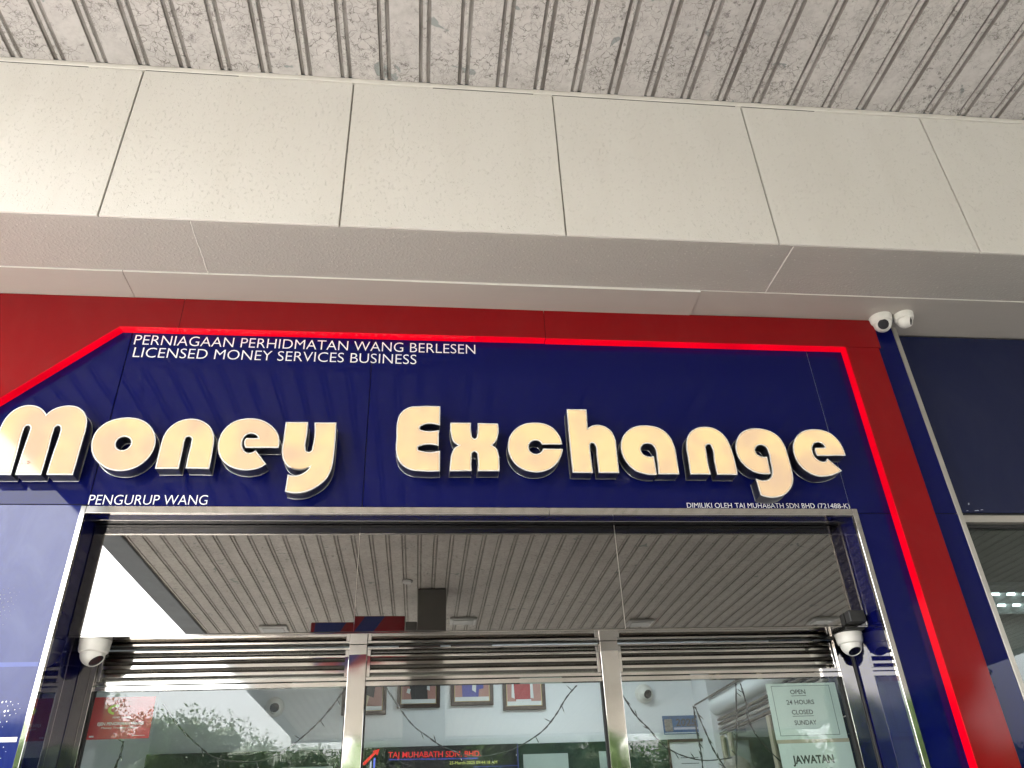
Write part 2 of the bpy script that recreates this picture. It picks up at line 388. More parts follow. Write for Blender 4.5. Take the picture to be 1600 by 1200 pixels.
M['asphalt'] = plain('asphalt', (0.05, 0.05, 0.05), 0.85, 0, 0.2, 3)
M['leaf'] = m_leaf(); M['bark'] = plain('tree bark', (0.10, 0.075, 0.05), 0.9, 0, 0.3, 8)

# ------------------------------------------------------------------ text
def text_mesh(s, mat, name, parent, x0, z0, y, width, height, shear=0.0, bold=0.0, x1=None, z1=None, depth=0.0005, normal='front', gap=None):
    """flat lettering on a wall facing -Y; fits width and cap height"""
    cu = bpy.data.curves.new('t', 'FONT'); cu.body = s; cu.shear = shear; cu.size = 1; cu.offset = bold
    if gap: cu.space_character = gap
    cu.extrude = 0.001; cu.resolution_u = 4
    o = bpy.data.objects.new('t', cu); C.objects.link(o)
    bpy.context.view_layer.update()
    me = bpy.data.meshes.new_from_object(o.evaluated_get(bpy.context.evaluated_depsgraph_get()))
    bpy.data.objects.remove(o); bpy.data.curves.remove(cu)
    xs = [v.co.x for v in me.vertices]; ys = [v.co.y for v in me.vertices]
    lo = min(xs); sx = width / (max(xs) - lo); sz = height / CAP
    off = world_loc(parent) if parent else Vector()
    rise = (z1 - z0) / width if z1 is not None else 0.0
    for v in me.vertices:
        X = x0 + (v.co.x - lo) * sx
        v.co = Vector((X, y - (depth if v.co.z > 0 else 0), z0 + v.co.y * sz + rise * (X - x0))) - off
    me.materials.append(mat); me.name = name
    ob = bpy.data.objects.new(name, me); C.objects.link(ob)
    if parent: ob.parent = parent
    return ob

def text_words(s, *a, **k):
    """lettering cut into one object per word"""
    o = text_mesh(s, *a, **k); n = len(s.split())
    if n == 1: return [o]
    me = o.data; bm = bmesh.new(); bm.from_mesh(me); seen = set(); isl = []
    for v in bm.verts:
        if v in seen: continue
        st = [v]; seen.add(v); g = []
        while st:
            q = st.pop(); g.append(q)
            for e in q.link_edges:
                w = e.other_vert(q)
                if w not in seen: seen.add(w); st.append(w)
        isl.append((min(w.co.x for w in g), max(w.co.x for w in g), [w.index for w in g]))
    isl.sort(); gaps = []; hi = isl[0][1]
    for i in range(1, len(isl)):
        gaps.append((isl[i][0] - hi, i)); hi = max(hi, isl[i][1])
    cuts = sorted(i for _, i in sorted(gaps, reverse=True)[:n - 1]); cuts = [0] + cuts + [len(isl)]; out = []
    for c0, c1 in zip(cuts, cuts[1:]):
        keep = set(i for t in isl[c0:c1] for i in t[2]); b2 = bmesh.new(); b2.from_mesh(me); b2.verts.ensure_lookup_table()
        bmesh.ops.delete(b2, geom=[v for v in b2.verts if v.index not in keep], context='VERTS')
        m2 = bpy.data.meshes.new('lettering'); b2.to_mesh(m2); b2.free(); m2.materials.append(me.materials[0])
        c = bpy.data.objects.new('lettering', m2); C.objects.link(c); c.parent = o.parent; out.append(c)
    bm.free(); bpy.data.objects.remove(o); return out

TILT = [(-0.28, 0), (0, 0), (-0.16, 0)]   # panes of the dark glass are not quite in one plane
LETTERS = [
 ('M', [[(-2.1659,3.3553,1),(-2.1714,3.474,0),(-2.1728,3.5663,0),(-2.1697,3.6182,0),(-2.1575,3.681,0),(-2.1267,3.7283,0),(-2.0859,3.7507,0),(-2.0448,3.7522,0),(-2.0113,3.7407,0),(-1.9849,3.7197,0),(-1.9671,3.6979,1),(-1.9444,3.7286,0),(-1.9102,3.7475,0),(-1.8702,3.7552,0),(-1.8265,3.7479,0),(-1.7895,3.7215,0),(-1.7646,3.6816,0),(-1.7551,3.6285,0),(-1.7549,3.5499,0),(-1.7567,3.359,1),(-1.8787,3.3579,1),(-1.8781,3.4651,0),(-1.8733,3.5872,0),(-1.8751,3.6166,0),(-1.885,3.6342,0),(-1.8985,3.6379,0),(-1.9079,3.6272,0),(-1.91,3.6049,0),(-1.9076,3.4964,0),(-1.9067,3.3577,1),(-2.025,3.3566,1),(-2.0257,3.4664,0),(-2.0232,3.5978,0),(-2.0238,3.6207,0),(-2.0345,3.6343,0),(-2.0468,3.6354,0),(-2.0549,3.6247,0),(-2.057,3.6025,0),(-2.0529,3.4977,0),(-2.0486,3.3564,1)]]),
 ('o', [[(-1.7008,3.512,0),(-1.706,3.5637,0),(-1.691,3.6196,0),(-1.6554,3.6601,0),(-1.6095,3.6811,0),(-1.5549,3.6888,0),(-1.5025,3.681,0),(-1.452,3.6537,0),(-1.4156,3.6109,0),(-1.3967,3.5617,0),(-1.3952,3.5097,0),(-1.4112,3.458,0),(-1.4442,3.4164,0),(-1.4881,3.3908,0),(-1.5407,3.3828,0),(-1.5942,3.3929,0),(-1.6409,3.4206,0),(-1.6765,3.458,0)],[(-1.5877,3.5264,0),(-1.5877,3.5524,0),(-1.575,3.5709,0),(-1.5516,3.5784,0),(-1.5276,3.5696,0),(-1.5116,3.5457,0),(-1.5137,3.521,0),(-1.5301,3.5014,0),(-1.554,3.4972,0),(-1.575,3.506,0)]]),
 ('n', [[(-1.3651,3.3971,1),(-1.3637,3.4714,0),(-1.3619,3.5361,0),(-1.3565,3.5887,0),(-1.333,3.639,0),(-1.2968,3.6719,0),(-1.2416,3.6871,0),(-1.1917,3.6799,0),(-1.1441,3.6509,0),(-1.1147,3.6091,0),(-1.103,3.5661,0),(-1.1012,3.5103,0),(-1.1018,3.3991,1),(-1.2156,3.4005,1),(-1.2151,3.4797,0),(-1.2126,3.5513,0),(-1.2148,3.571,0),(-1.2244,3.5815,0),(-1.2355,3.5833,0),(-1.2454,3.5785,0),(-1.2505,3.5619,0),(-1.2508,3.5181,0),(-1.2527,3.3982,1)]]),
 ('e', [[(-0.7682,3.524,1),(-0.7684,3.5611,0),(-0.7793,3.601,0),(-0.8077,3.6411,0),(-0.8464,3.6724,0),(-0.8864,3.6895,0),(-0.928,3.6956,0),(-0.9795,3.6892,0),(-1.0256,3.6665,0),(-1.0596,3.6234,0),(-1.075,3.5731,0),(-1.0739,3.5205,0),(-1.0565,3.4687,0),(-1.0256,3.4305,0),(-0.9798,3.4042,0),(-0.9335,3.3932,0),(-0.8889,3.3949,0),(-0.851,3.4068,0),(-0.8214,3.4276,1),(-0.8819,3.5034,1),(-0.9015,3.492,0),(-0.9228,3.4898,0),(-0.943,3.5046,0),(-0.9568,3.5352,0),(-0.9573,3.5683,0),(-0.9463,3.5931,0),(-0.9278,3.6054,0),(-0.9046,3.6044,0),(-0.8871,3.594,0),(-0.8768,3.5761,1),(-0.9378,3.5765,1),(-0.945,3.5618,0),(-0.943,3.5387,0),(-0.9339,3.5217,1)]]),
 ('y', [[(-0.7455,3.6756,1),(-0.6315,3.6776,1),(-0.63,3.6,0),(-0.6315,3.5298,0),(-0.6246,3.5067,0),(-0.6087,3.4977,0),(-0.5952,3.5071,0),(-0.5912,3.5337,0),(-0.5941,3.6755,1),(-0.4816,3.6775,1),(-0.4791,3.5754,0),(-0.4801,3.4691,0),(-0.4872,3.3976,0),(-0.5102,3.3431,0),(-0.552,3.3018,0),(-0.6002,3.2753,0),(-0.6497,3.2663,0),(-0.7054,3.2746,1),(-0.7024,3.3668,1),(-0.6708,3.3614,0),(-0.6376,3.3693,0),(-0.611,3.3887,0),(-0.5936,3.4159,1),(-0.6318,3.3975,0),(-0.6689,3.3984,0),(-0.7046,3.4134,0),(-0.731,3.4467,0),(-0.7451,3.4921,0),(-0.7458,3.5714,0)]]),
 ('E', [[(0.0772,3.7896,1),(0.0771,3.6728,1),(-0.0163,3.6726,0),(-0.0289,3.6654,0),(-0.0335,3.6542,0),(-0.0284,3.6418,0),(-0.0156,3.6372,0),(0.0713,3.64,1),(0.0704,3.5476,1),(-0.0227,3.5476,0),(-0.0376,3.5407,0),(-0.0415,3.5292,0),(-0.037,3.5178,0),(-0.022,3.5127,0),(0.0785,3.514,1),(0.0789,3.3968,1),(-0.0195,3.3965,0),(-0.0666,3.4013,0),(-0.1084,3.4223,0),(-0.139,3.4581,0),(-0.1525,3.5043,0),(-0.154,3.5918,0),(-0.1524,3.6953,0),(-0.1399,3.7376,0),(-0.1134,3.7679,0),(-0.0832,3.7835,0),(-0.0464,3.7878,0)]]),
 ('x', [[(0.1364,3.6878,1),(0.2474,3.6884,1),(0.2485,3.6256,0),(0.2543,3.598,0),(0.2664,3.5893,0),(0.2781,3.5984,0),(0.2841,3.6261,0),(0.2863,3.6877,1),(0.3961,3.6861,1),(0.3955,3.6209,0),(0.3839,3.5828,0),(0.3586,3.5529,1),(0.3825,3.5349,0),(0.3937,3.5011,0),(0.3967,3.4576,0),(0.3955,3.4006,1),(0.2816,3.3995,1),(0.283,3.483,0),(0.2797,3.5065,0),(0.2653,3.515,0),(0.2513,3.5061,0),(0.248,3.4826,0),(0.247,3.3998,1),(0.1328,3.398,1),(0.1363,3.4546,0),(0.144,3.5014,0),(0.159,3.5319,0),(0.1833,3.5505,1),(0.153,3.5725,0),(0.1396,3.6169,0)]]),
 ('c', [[(0.7472,3.5659,1),(0.7325,3.6227,0),(0.6991,3.6679,0),(0.6563,3.6899,0),(0.6,3.696,0),(0.543,3.6865,0),(0.4946,3.654,0),(0.4618,3.6081,0),(0.4492,3.5528,0),(0.4574,3.4918,0),(0.4858,3.4419,0),(0.5299,3.4092,0),(0.5837,3.3958,0),(0.645,3.4037,0),(0.7024,3.4409,0),(0.7356,3.4918,0),(0.7486,3.5343,1),(0.6419,3.5349,1),(0.6303,3.5157,0),(0.608,3.5025,0),(0.5835,3.5056,0),(0.5648,3.5237,0),(0.5612,3.5509,0),(0.5737,3.5766,0),(0.6003,3.588,0),(0.6248,3.5815,0),(0.6374,3.563,1)]]),
 ('h', [[(0.7919,3.786,1),(0.9034,3.7867,1),(0.8986,3.6628,1),(0.9258,3.681,0),(0.9585,3.6887,0),(0.996,3.6801,0),(1.0314,3.6508,0),(1.0486,3.603,0),(1.0492,3.5334,0),(1.0489,3.3963,1),(0.9379,3.3952,1),(0.9368,3.4977,0),(0.9352,3.5596,0),(0.9283,3.5733,0),(0.9148,3.5766,0),(0.9037,3.566,0),(0.9012,3.5384,0),(0.9017,3.4768,0),(0.904,3.3949,1),(0.7952,3.3952,1),(0.7917,3.5783,0)]]),
 ('a', [[(1.3833,3.3914,1),(1.3844,3.4688,0),(1.3821,3.5587,0),(1.3687,3.6114,0),(1.3398,3.6536,0),(1.2931,3.6815,0),(1.2357,3.6892,0),(1.1764,3.6817,0),(1.1279,3.6538,0),(1.0941,3.6108,0),(1.0789,3.5615,0),(1.0821,3.5063,0),(1.104,3.452,0),(1.1457,3.4086,0),(1.1965,3.3896,0),(1.2576,3.3875,1),(1.2561,3.4961,1),(1.2228,3.4943,0),(1.1962,3.5091,0),(1.1869,3.5408,0),(1.2026,3.5682,0),(1.2307,3.5776,0),(1.2596,3.5689,0),(1.2735,3.5398,0),(1.274,3.488,0),(1.2705,3.3903,1)]]),
 ('n', [[(1.449,3.3913,1),(1.4522,3.4902,0),(1.4531,3.5597,0),(1.4655,3.6128,0),(1.4927,3.6525,0),(1.5331,3.6784,0),(1.5838,3.6865,0),(1.6349,3.6765,0),(1.6806,3.6376,0),(1.7035,3.5844,0),(1.7124,3.5281,0),(1.7148,3.3904,1),(1.601,3.3914,1),(1.5994,3.4712,0),(1.6007,3.5582,0),(1.5939,3.575,0),(1.5792,3.5769,0),(1.5645,3.5669,0),(1.5612,3.5332,0),(1.5616,3.3923,1)]]),
 ('g', [[(1.9082,3.399,1),(1.8675,3.3965,0),(1.8182,3.4083,0),(1.7734,3.4421,0),(1.7447,3.4936,0),(1.7388,3.5566,0),(1.7585,3.6137,0),(1.7969,3.6574,0),(1.8478,3.6786,0),(1.9017,3.6809,0),(1.9591,3.6673,0),(2.0048,3.6318,0),(2.0285,3.5747,0),(2.0337,3.5111,0),(2.0357,3.4207,0),(2.029,3.3592,0),(2.0036,3.3119,0),(1.9629,3.275,0),(1.9143,3.2582,0),(1.8693,3.2566,0),(1.825,3.2695,1),(1.8177,3.3656,1),(1.8522,3.3551,0),(1.8856,3.3608,0),(1.9109,3.382,0),(1.9216,3.4128,0),(1.9247,3.4679,0),(1.926,3.5308,0),(1.9181,3.5647,0),(1.8932,3.5778,0),(1.8652,3.5703,0),(1.8484,3.5439,0),(1.8529,3.518,0),(1.8771,3.5022,0),(1.9096,3.5012,1)]]),
 ('e', [[(2.3777,3.516,1),(2.375,3.5652,0),(2.3581,3.6154,0),(2.3219,3.6585,0),(2.2725,3.6783,0),(2.2188,3.681,0),(2.1611,3.6669,0),(2.1159,3.6335,0),(2.0874,3.5898,0),(2.0756,3.5398,0),(2.0801,3.4836,0),(2.1047,3.4352,0),(2.1423,3.4012,0),(2.1844,3.3858,0),(2.2373,3.3869,0),(2.2871,3.4004,0),(2.3302,3.4202,1),(2.2653,3.4942,1),(2.2509,3.4772,0),(2.2239,3.4755,0),(2.1985,3.4934,0),(2.1861,3.5342,0),(2.193,3.5698,0),(2.2123,3.593,0),(2.2422,3.5992,0),(2.2639,3.5866,0),(2.2697,3.5623,1),(2.2104,3.5615,1),(2.2056,3.5344,0),(2.2115,3.5133,1)]]),
]

def _cap():
    cu = bpy.data.curves.new('t', 'FONT'); cu.body = 'H'; o = bpy.data.objects.new('t', cu); C.objects.link(o); bpy.context.view_layer.update()
    h = o.dimensions.y; bpy.data.objects.remove(o); bpy.data.curves.remove(cu); return h
CAP = _cap()

# ================================================================== GROUND AND SURROUNDINGS
def ground():
    g = MB().box(-400, 400, -400, 400, -0.5, 0.0).build('ground', M['grass']); tag(g, kind='structure')
    f = MB().box(-5.2, 17, -28, 0.0, 0.001, 0.02).build('pavement', M['concrete']); tag(f, kind='structure')
    for a_ in ((-40, -5.21, -31, 8), (17.01, 50, -31, 8), (-5.205, 17.005, -31, -28.01)): tag(MB().box(*a_, 0.001, 0.014).build('low_bounce_apron', M['low_bounce_apron']), kind='structure')  # unseen dark ground added beyond the canopy to cut bounced light
    r = MB().box(-200, 200, -46, -31.5, 0.001, 0.012).build('road', M['asphalt']); tag(r, kind='structure')
    mk = MB()
    for k in range(-14, 15): mk.box(k * 6, k * 6 + 2.5, -38.8, -38.65, 0.0125, 0.018)
    tag(mk.build('road_marking', M['white_vinyl']), kind='structure')
ground()

# ================================================================== CANOPY
XE = -4.18; PITCH = 0.2345; Y_IN = -0.74; Y_FAR = -26.5; Y_SEAM = -7.65; ZC = 5.70; XR = 15.0
can = thing('canopy_roof', 'ribbed metal forecourt canopy ceiling with cracked peeling grey paint above the cream fascia', 'canopy', (0, 0, ZC))
k0 = -18; k1 = int((XR) / PITCH)
X0 = -0.05 - 0.034
prof = [(0, 0), (0.004, .013), (0.020, .013), (0.025, .002), (0.043, .002), (0.048, .013), (0.064, .013), (0.068, 0), (PITCH - .0005, 0)]
def strip_mesh(y0, y1, sag):
    b = bmesh.new()
    lo = [[b.verts.new((x, y, z + sag)) for x, z in prof] for y in (y0, y1)]
    up = [[b.verts.new((x, y, 0.03)) for x in (0, PITCH - .0005)] for y in (y0, y1)]
    for i in range(len(prof) - 1):
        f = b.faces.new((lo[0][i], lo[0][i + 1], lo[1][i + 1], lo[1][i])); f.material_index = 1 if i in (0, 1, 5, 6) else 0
    for r in (0, 1): b.faces.new(lo[r] + [up[r][1], up[r][0]])
    b.faces.new((up[0][0], up[0][1], up[1][1], up[1][0]))
    bmesh.ops.recalc_face_normals(b, faces=b.faces[:])
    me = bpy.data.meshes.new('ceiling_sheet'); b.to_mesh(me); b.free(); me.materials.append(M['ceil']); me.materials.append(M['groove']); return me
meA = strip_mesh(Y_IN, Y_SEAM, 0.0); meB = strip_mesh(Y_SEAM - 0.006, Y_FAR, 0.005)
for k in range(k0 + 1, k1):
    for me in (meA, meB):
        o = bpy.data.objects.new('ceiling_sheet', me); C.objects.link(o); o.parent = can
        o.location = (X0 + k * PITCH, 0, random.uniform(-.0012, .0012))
e = MB(); e.box(-4.42, X0 + (k0 + 1) * PITCH - .01, Y_FAR, 0.3, ZC - 0.02, ZC + 0.5, bev=.01); e.build('edge_flashing', M['grey_flash'], can)
MB().box(X0 + k1 * PITCH + .01, X0 + k1 * PITCH + .4, Y_FAR, 0.3, ZC - .02, ZC + .5, bev=.01).build('edge_flashing', M['grey_flash'], can)
MB().box(-4.55, XR + .4, Y_FAR - .35, Y_FAR - .005, ZC - .04, ZC + .6, bev=.01).build('front_fascia', M['grey_flash'], can)
MB().box(-4.5, XR + .4, Y_FAR, 0.3, ZC + .05, ZC + .48).build('roof_deck', M['grey_flash'], can)

# column, sign, fittings (seen in the dark glass)
col = thing('canopy_column', 'square grey clad canopy column reflected in the dark glass above the door', 'column', (0.17, -9.41, 0))
MB().box(-.07, .412, -9.66, -9.17, 0.17, ZC - .012, bev=.008).build('shaft', M['column'], col)
MB().box(-.27, -.075, -9.62, -9.22, 0.17, 5.15, bev=.006).build('side_box', M['column'], col)
isl = MB().box(-2.6, 2.9, -10.1, -8.75, 0.021, .17, bev=.03).build('pump_island', M['concrete']); tag(isl, kind='structure')
sg = thing('hanging_sign', 'long red and blue sign board beside the column, reflected low in the dark glass', 'sign', (-1.0, -9.3, 4.5))
MB().box(-1.82, -.28, -9.48, -9.30, 4.52, 5.27, bev=.01).build('sign_box', M['sign_red'], sg)
q = MB(); q.prism([(-1.75, 5.262), (-1.25, 5.262), (-1.72, 4.53), (-1.80, 4.53)], -9.298, -9.294)
q.build('blue_stripe', M['sign_blue'], sg)
q = MB(); q.prism([(-.95, 5.262), (-.62, 5.262), (-1.15, 4.53), (-1.45, 4.53)], -9.298, -9.294); q.build('blue_stripe', M['sign_blue'], sg)

def canopy_light(x, y, label):
    t = thing('canopy_light', label, 'ceiling light', (x, y, ZC), 'surface lights under the canopy')
    MB().box(x - .26, x + .26, y - .21, y + .21, ZC - .05, ZC - .004, bev=.012).build('housing', M['fixture'], t)
    MB().box(x - .20, x + .20, y - .15, y + .15, ZC - .064, ZC - .051, bev=.006).build('diffuser', M['diffuser'], t)
canopy_light(.80, -11.2, 'white canopy light reflected just right of the column in the dark glass')
canopy_light(4.3, -11.2, 'white canopy light reflected near the left edge of the right dark pane')
canopy_light(8.1, -11.2, 'white canopy light reflected at the far right beside the black camera bracket')
canopy_light(-2.75, -11.2, 'white canopy light reflected low in the left dark pane')
pk = thing('smoke_detector', 'small round white fitting on the ribbed ceiling, reflected left of the column', 'detector', (-.25, -8.75, ZC))
MB().lathe([(.09, ZC - .004), (.095, ZC - .02), (.07, ZC - .045), (.02, ZC - .05)][::-1], 24, Matrix.Translation((-.25, -8.75, 0))).build('detector_body', M['fixture'], pk, True)

# ================================================================== FASCIA BEAM
ZS = 4.518; YF = -0.73; ZT = 5.67
beam = thing('fascia_beam', 'deep cream box beam of textured panels between the ribbed ceiling and the red shop border', 'beam', (0, -.7, ZS))
MB().box(-6.2, 9, YF + .016, .32, ZS + .014, 5.73).build('core', M['joint'], beam)
for k in range(-4, 7):
    xa = -1.69 + 1.2155 * k
    MB().box(xa + .0045, xa + 1.211, YF, YF + .014, ZS + .001, ZT - .002, bev=.0025).build('fascia_panel', M['cream'], beam)
MB().box(-6.2, 9, YF - .006, YF + .016, ZT + .002, ZC + .001 + .008, bev=.002).build('flashing', M['cream_trim'], beam)
for xa, xb in ((-2.9, -2.0), (-1.68, -1.15), (.0, .62), (.74, 1.92), (1.96, 2.45)): MB().box(xa, xb, YF - .0009, YF + .002, ZT - .0015, ZT + .0035).build('open_joint', M['dark_gap'], beam)
b1 = [(-6.2, -1.243), (-1.235, 2.040), (2.046, 5.32), (5.33, 9)]
for xa, xb in b1: MB().box(xa, xb, YF + .015, -.295, ZS, ZS + .013, bev=.0015).build('soffit_board', M['soffit'], beam)
for xa in (-1.239, 2.043):
    q = MB(); q.tube([(xa + random.uniform(-.002, .002), YF + .018 + i * .0423, ZS + .0005) for i in range(11)], .0036, 6); q.build('joint_ridge', M['filler'], beam)
# inner boards: slightly lower, with a white caulked lip that thins out
q = MB()
lipz = lambda x: ZS - .0035 - .010 * max(0, min(1, (x + 2.9) / 4.4)) - .0012 * math.sin(x * 2.3)
def sag_board(xa, xb, dz, n=14):
    b = bmesh.new(); fr = []
    for i in range(n + 1):
        x = xa + (xb - xa) * i / n; z = dz(x)
        fr.append([b.verts.new(v) for v in ((x, -.292, z), (x, .098, min(z, ZS - .003)), (x, .098, ZS + .012), (x, -.292, ZS + .012))])
    for a, c in zip(fr, fr[1:]):
        for j in range(4):
            f = b.faces.new((a[j], a[(j + 1) % 4], c[(j + 1) % 4], c[j])); f.material_index = 1 if j == 3 else 0
    b.faces.new(fr[0]); b.faces.new(fr[-1][::-1]); bmesh.ops.recalc_face_normals(b, faces=b.faces[:]); return b
MB_ = MB(); bb = sag_board(-6.2, -1.702, lipz); me = bpy.data.meshes.new('inner_board')
def link_bm(b, name, mats, parent):
    me = bpy.data.meshes.new(name); b.transform(Matrix.Translation(-world_loc(parent))); b.to_mesh(me); b.free()
    for m_ in mats: me.materials.append(m_)
    o = bpy.data.objects.new(name, me); C.objects.link(o); o.parent = parent; return o
link_bm(bb, 'inner_board', [M['soffit_smooth'], M['filler']], beam)
link_bm(sag_board(-1.699, 1.634, lipz), 'inner_board', [M['soffit_smooth'], M['filler']], beam)
link_bm(sag_board(1.637, 5.0, lambda x: ZS - .0025 - .0025 * max(0, min(1, (x - 2.1) * 3))), 'inner_board', [M['soffit_smooth'], M['filler']], beam)
link_bm(sag_board(5.003, 9.0, lambda x: ZS - .005), 'inner_board', [M['soffit_smooth'], M['filler']], beam)

# ================================================================== SHOP BUILDING SHELL
shell = thing('shop_building', 'money exchange shop building behind the navy and red cladding', 'building', (0, 2, 0))
MB().box(-6.2, -1.735, .03, .40, 0, ZS + .01).build('wall', M['wall_core'], shell)
MB().box(2.43, 3.0, .03, .40, 0, ZS + .01).build('wall', M['wall_core'], shell)
MB().box(-1.735, 2.43, .03, .40, 3.24, ZS + .01).build('wall', M['wall_core'], shell)
MB().box(-2.1, -1.95, .405, 2.75, 0, 3.6).build('wall', M['wall_in'], shell)
MB().box(-1.95, 2.9, 2.6, 2.75, 0, 3.6).build('back_wall', M['wall_in'], shell)
MB().box(-1.95, 2.9, .405, 2.595, 3.3, 3.45).build('room_ceiling', M['wall_in'], shell)
MB().box(-1.95, 2.9, .41, 2.595, 0.0, .30).build('room_floor', M['tile_floor'], shell)
MB().box(2.75, 2.9, .405, 2.595, .30, 3.3).build('side_wall', M['dark_blue_grey'], shell)
MB().box(2.18, 2.75, 2.26, 2.597, .30, 3.3).build('pier', M['wall_in'], shell)
MB().box(-1.95, 2.2, 2.555, 2.598, .30, 2.385, bev=.004).build('marble_lining', M['marble'], shell)
for xa, xb, za, zb in [(.78, 1.12, 1.5, 2.31), (1.36, 1.55, 2.2, 2.315), (-.98, -.62, 1.5, 2.27)]:
    MB().box(xa, xb, 2.545, 2.554, za, zb).build('pale_niche', M['niche'], shell)
MB().box(-6.3, 9.5, 2.8, 3.2, 0, 6.2).build('rear_wall', M['wall_core'], shell)
for x in (.95,):
    lt = thing('room_light', 'lit ceiling panel brightening the right half of the shop room', 'ceiling light', (x, 1.5, 3.3))
    MB().box(x - .62, x + .62, 1.2, 1.8, 3.27, 3.298, bev=.004).build('frame', M['fixture'], lt)
    MB().box(x - .58, x + .58, 1.24, 1.76, 3.262, 3.2695).build('diffuser', M['room_lamp'], lt)

# ================================================================== NAVY CLADDING
clad = thing('navy_cladding', 'glossy navy blue cladding panels round the shop entrance with white lettering', 'cladding', (0, 0, 0))
MB().box(-6.2, -1.7125, .012, .03, 0, ZS - .004).build('backing', M['black'], clad)
MB().box(2.4085, 3.0, .012, .03, 0, ZS - .004).build('backing', M['black'], clad)
MB().box(-1.7125, 2.4085, .012, .03, 3.20, ZS - .004).build('backing', M['black'], clad)
g = .0022
def cpanel(x0, x1, z0, z1, m='blue'): return MB().box(x0 + g, x1 - g, 0, .012, z0 + g, z1 - g, bev=.0012).build('cladding_panel', M[m], clad)
cpanel(-4.4, -1.688, 3.238, 4.508); cpanel(-1.688, -.321, 3.229, 4.508); cpanel(-.321, 2.379, 3.229, 4.508)
cpanel(2.379, 3.012, 3.205, 4.508)
cpanel(-4.4, -1.713, 0.0, 3.238, 'blue_dusty'); cpanel(2.409, 3.012, 0.0, 3.205); cpanel(-6.2, -4.4, 0, 4.508)
# silicone line in the pale right-hand joint
MB().box(2.3784, 2.3798, .004, .0115, 3.235, 4.29).build('joint_bead', M['pale_vinyl'], clad)
wv = M['white_vinyl']
text_words('PERNIAGAAN PERHIDMATAN WANG BERLESEN', wv, 'lettering', clad, -1.666, 4.2185, -.0006, 1.952, .0665, 0.0, -.010, z1=4.211)
text_words('LICENSED MONEY SERVICES BUSINESS', wv, 'lettering', clad, -1.655, 4.1325, -.0006, 1.593, .0665, 0.0, -.010, z1=4.1285)
text_words('PENGURUP WANG', wv, 'lettering', clad, -1.688, 3.2375, -.0006, .580, .0535, 0.0, -.010, z1=3.2395)
for s_, xa_, xb_ in (('DIMILIKI OLEH', 1.434, 1.690), ('TAJ MUHABATH SDN BHD', 1.708, 2.170), ('(721488-K)', 2.188, 2.376)):
    text_words(s_, wv, 'lettering', clad, xa_, 3.2335, -.0006, xb_ - xa_, .029, .02, -.006)
# vinyl dots and stripes on the left lower panel
def dots(cx, cz, nx, nz, mat, seed, r0):
    rg = random.Random(seed); q = MB()
    for i in range(nx):
        for j in range(nz):
            u = i / nx; v = abs(j - nz / 2) / (nz / 2); r = r0 * (1 - u) * (1 - .5 * v) * rg.uniform(.55, 1.1)
            if r < r0 * .12 or rg.random() < .12: continue
            x = cx + i * .021 + rg.uniform(-.004, .004) + (.010 if j % 2 else 0); z = cz + j * .021 + i * .004 + rg.uniform(-.004, .004)
            b = bmesh.new(); n = 12; a = rg.uniform(.5, .9)
            vs = [b.verts.new((x + r * .75 * math.cos(t) + .25 * r * math.sin(t), 0, z + r * math.sin(t))) for t in [2 * math.pi * k / n for k in range(n)]]
            vs2 = [b.verts.new(v_.co + Vector((0, -.0008, 0))) for v_ in vs]
            b.faces.new(vs2)
            for k in range(n): b.faces.new((vs[k], vs[(k + 1) % n], vs2[(k + 1) % n], vs2[k]))
            bmesh.ops.recalc_face_normals(b, faces=b.faces[:]); q.add(b)
    o = q.build('vinyl_dots', mat, clad); o['kind'] = 'stuff'; return o
dots(-1.97, 2.17, 12, 6, M['white_vinyl'], 3, .0115)
dots(-1.97, 2.02, 12, 5, M['white_vinyl'], 4, .009)
dots(-2.05, 2.62, 9, 9, M['grey_vinyl'], 5, .0095)
MB().box(-4.39, -1.728, -.0008, -.0001, 2.139, 2.158).build('vinyl_stripe', M['white_vinyl'], clad)
MB().box(-4.39, -1.722, -.0008, -.0001, 2.452, 2.472).build('vinyl_stripe', M['blue_stripe'], clad)

# ================================================================== RED BORDER
red = thing('red_border', 'raised glossy red border with glowing red inner edge framing the navy sign area', 'sign border', (0, -.06, 3))
YR = -.06
def ppoly(pts, y0=YR, y1=-.0006): 
    return MB().prism(pts, y0, y1)
ppoly([(-6.2, 4.508), (-1.4195, 4.508), (-1.4195, 4.302), (-1.742, 4.302), (-2.245, 3.818), (-3.6, 2.51), (-3.6, 0.0), (-6.2, 0.0)]).build('red_panel', M['red'], red)
ppoly([(-1.4165, 4.302), (.7055, 4.302), (.7055, 4.508), (-1.4165, 4.508)]).build('red_panel', M['red'], red)
ppoly([(.7085, 4.3), (2.846, 4.297), (2.849, 4.508), (.7085, 4.508)]).build('red_panel', M['red'], red)
ppoly([(2.612, 4.2935), (2.830, 4.2935), (2.830, 0.0), (2.612, 0.0)]).build('red_panel', M['red'], red)
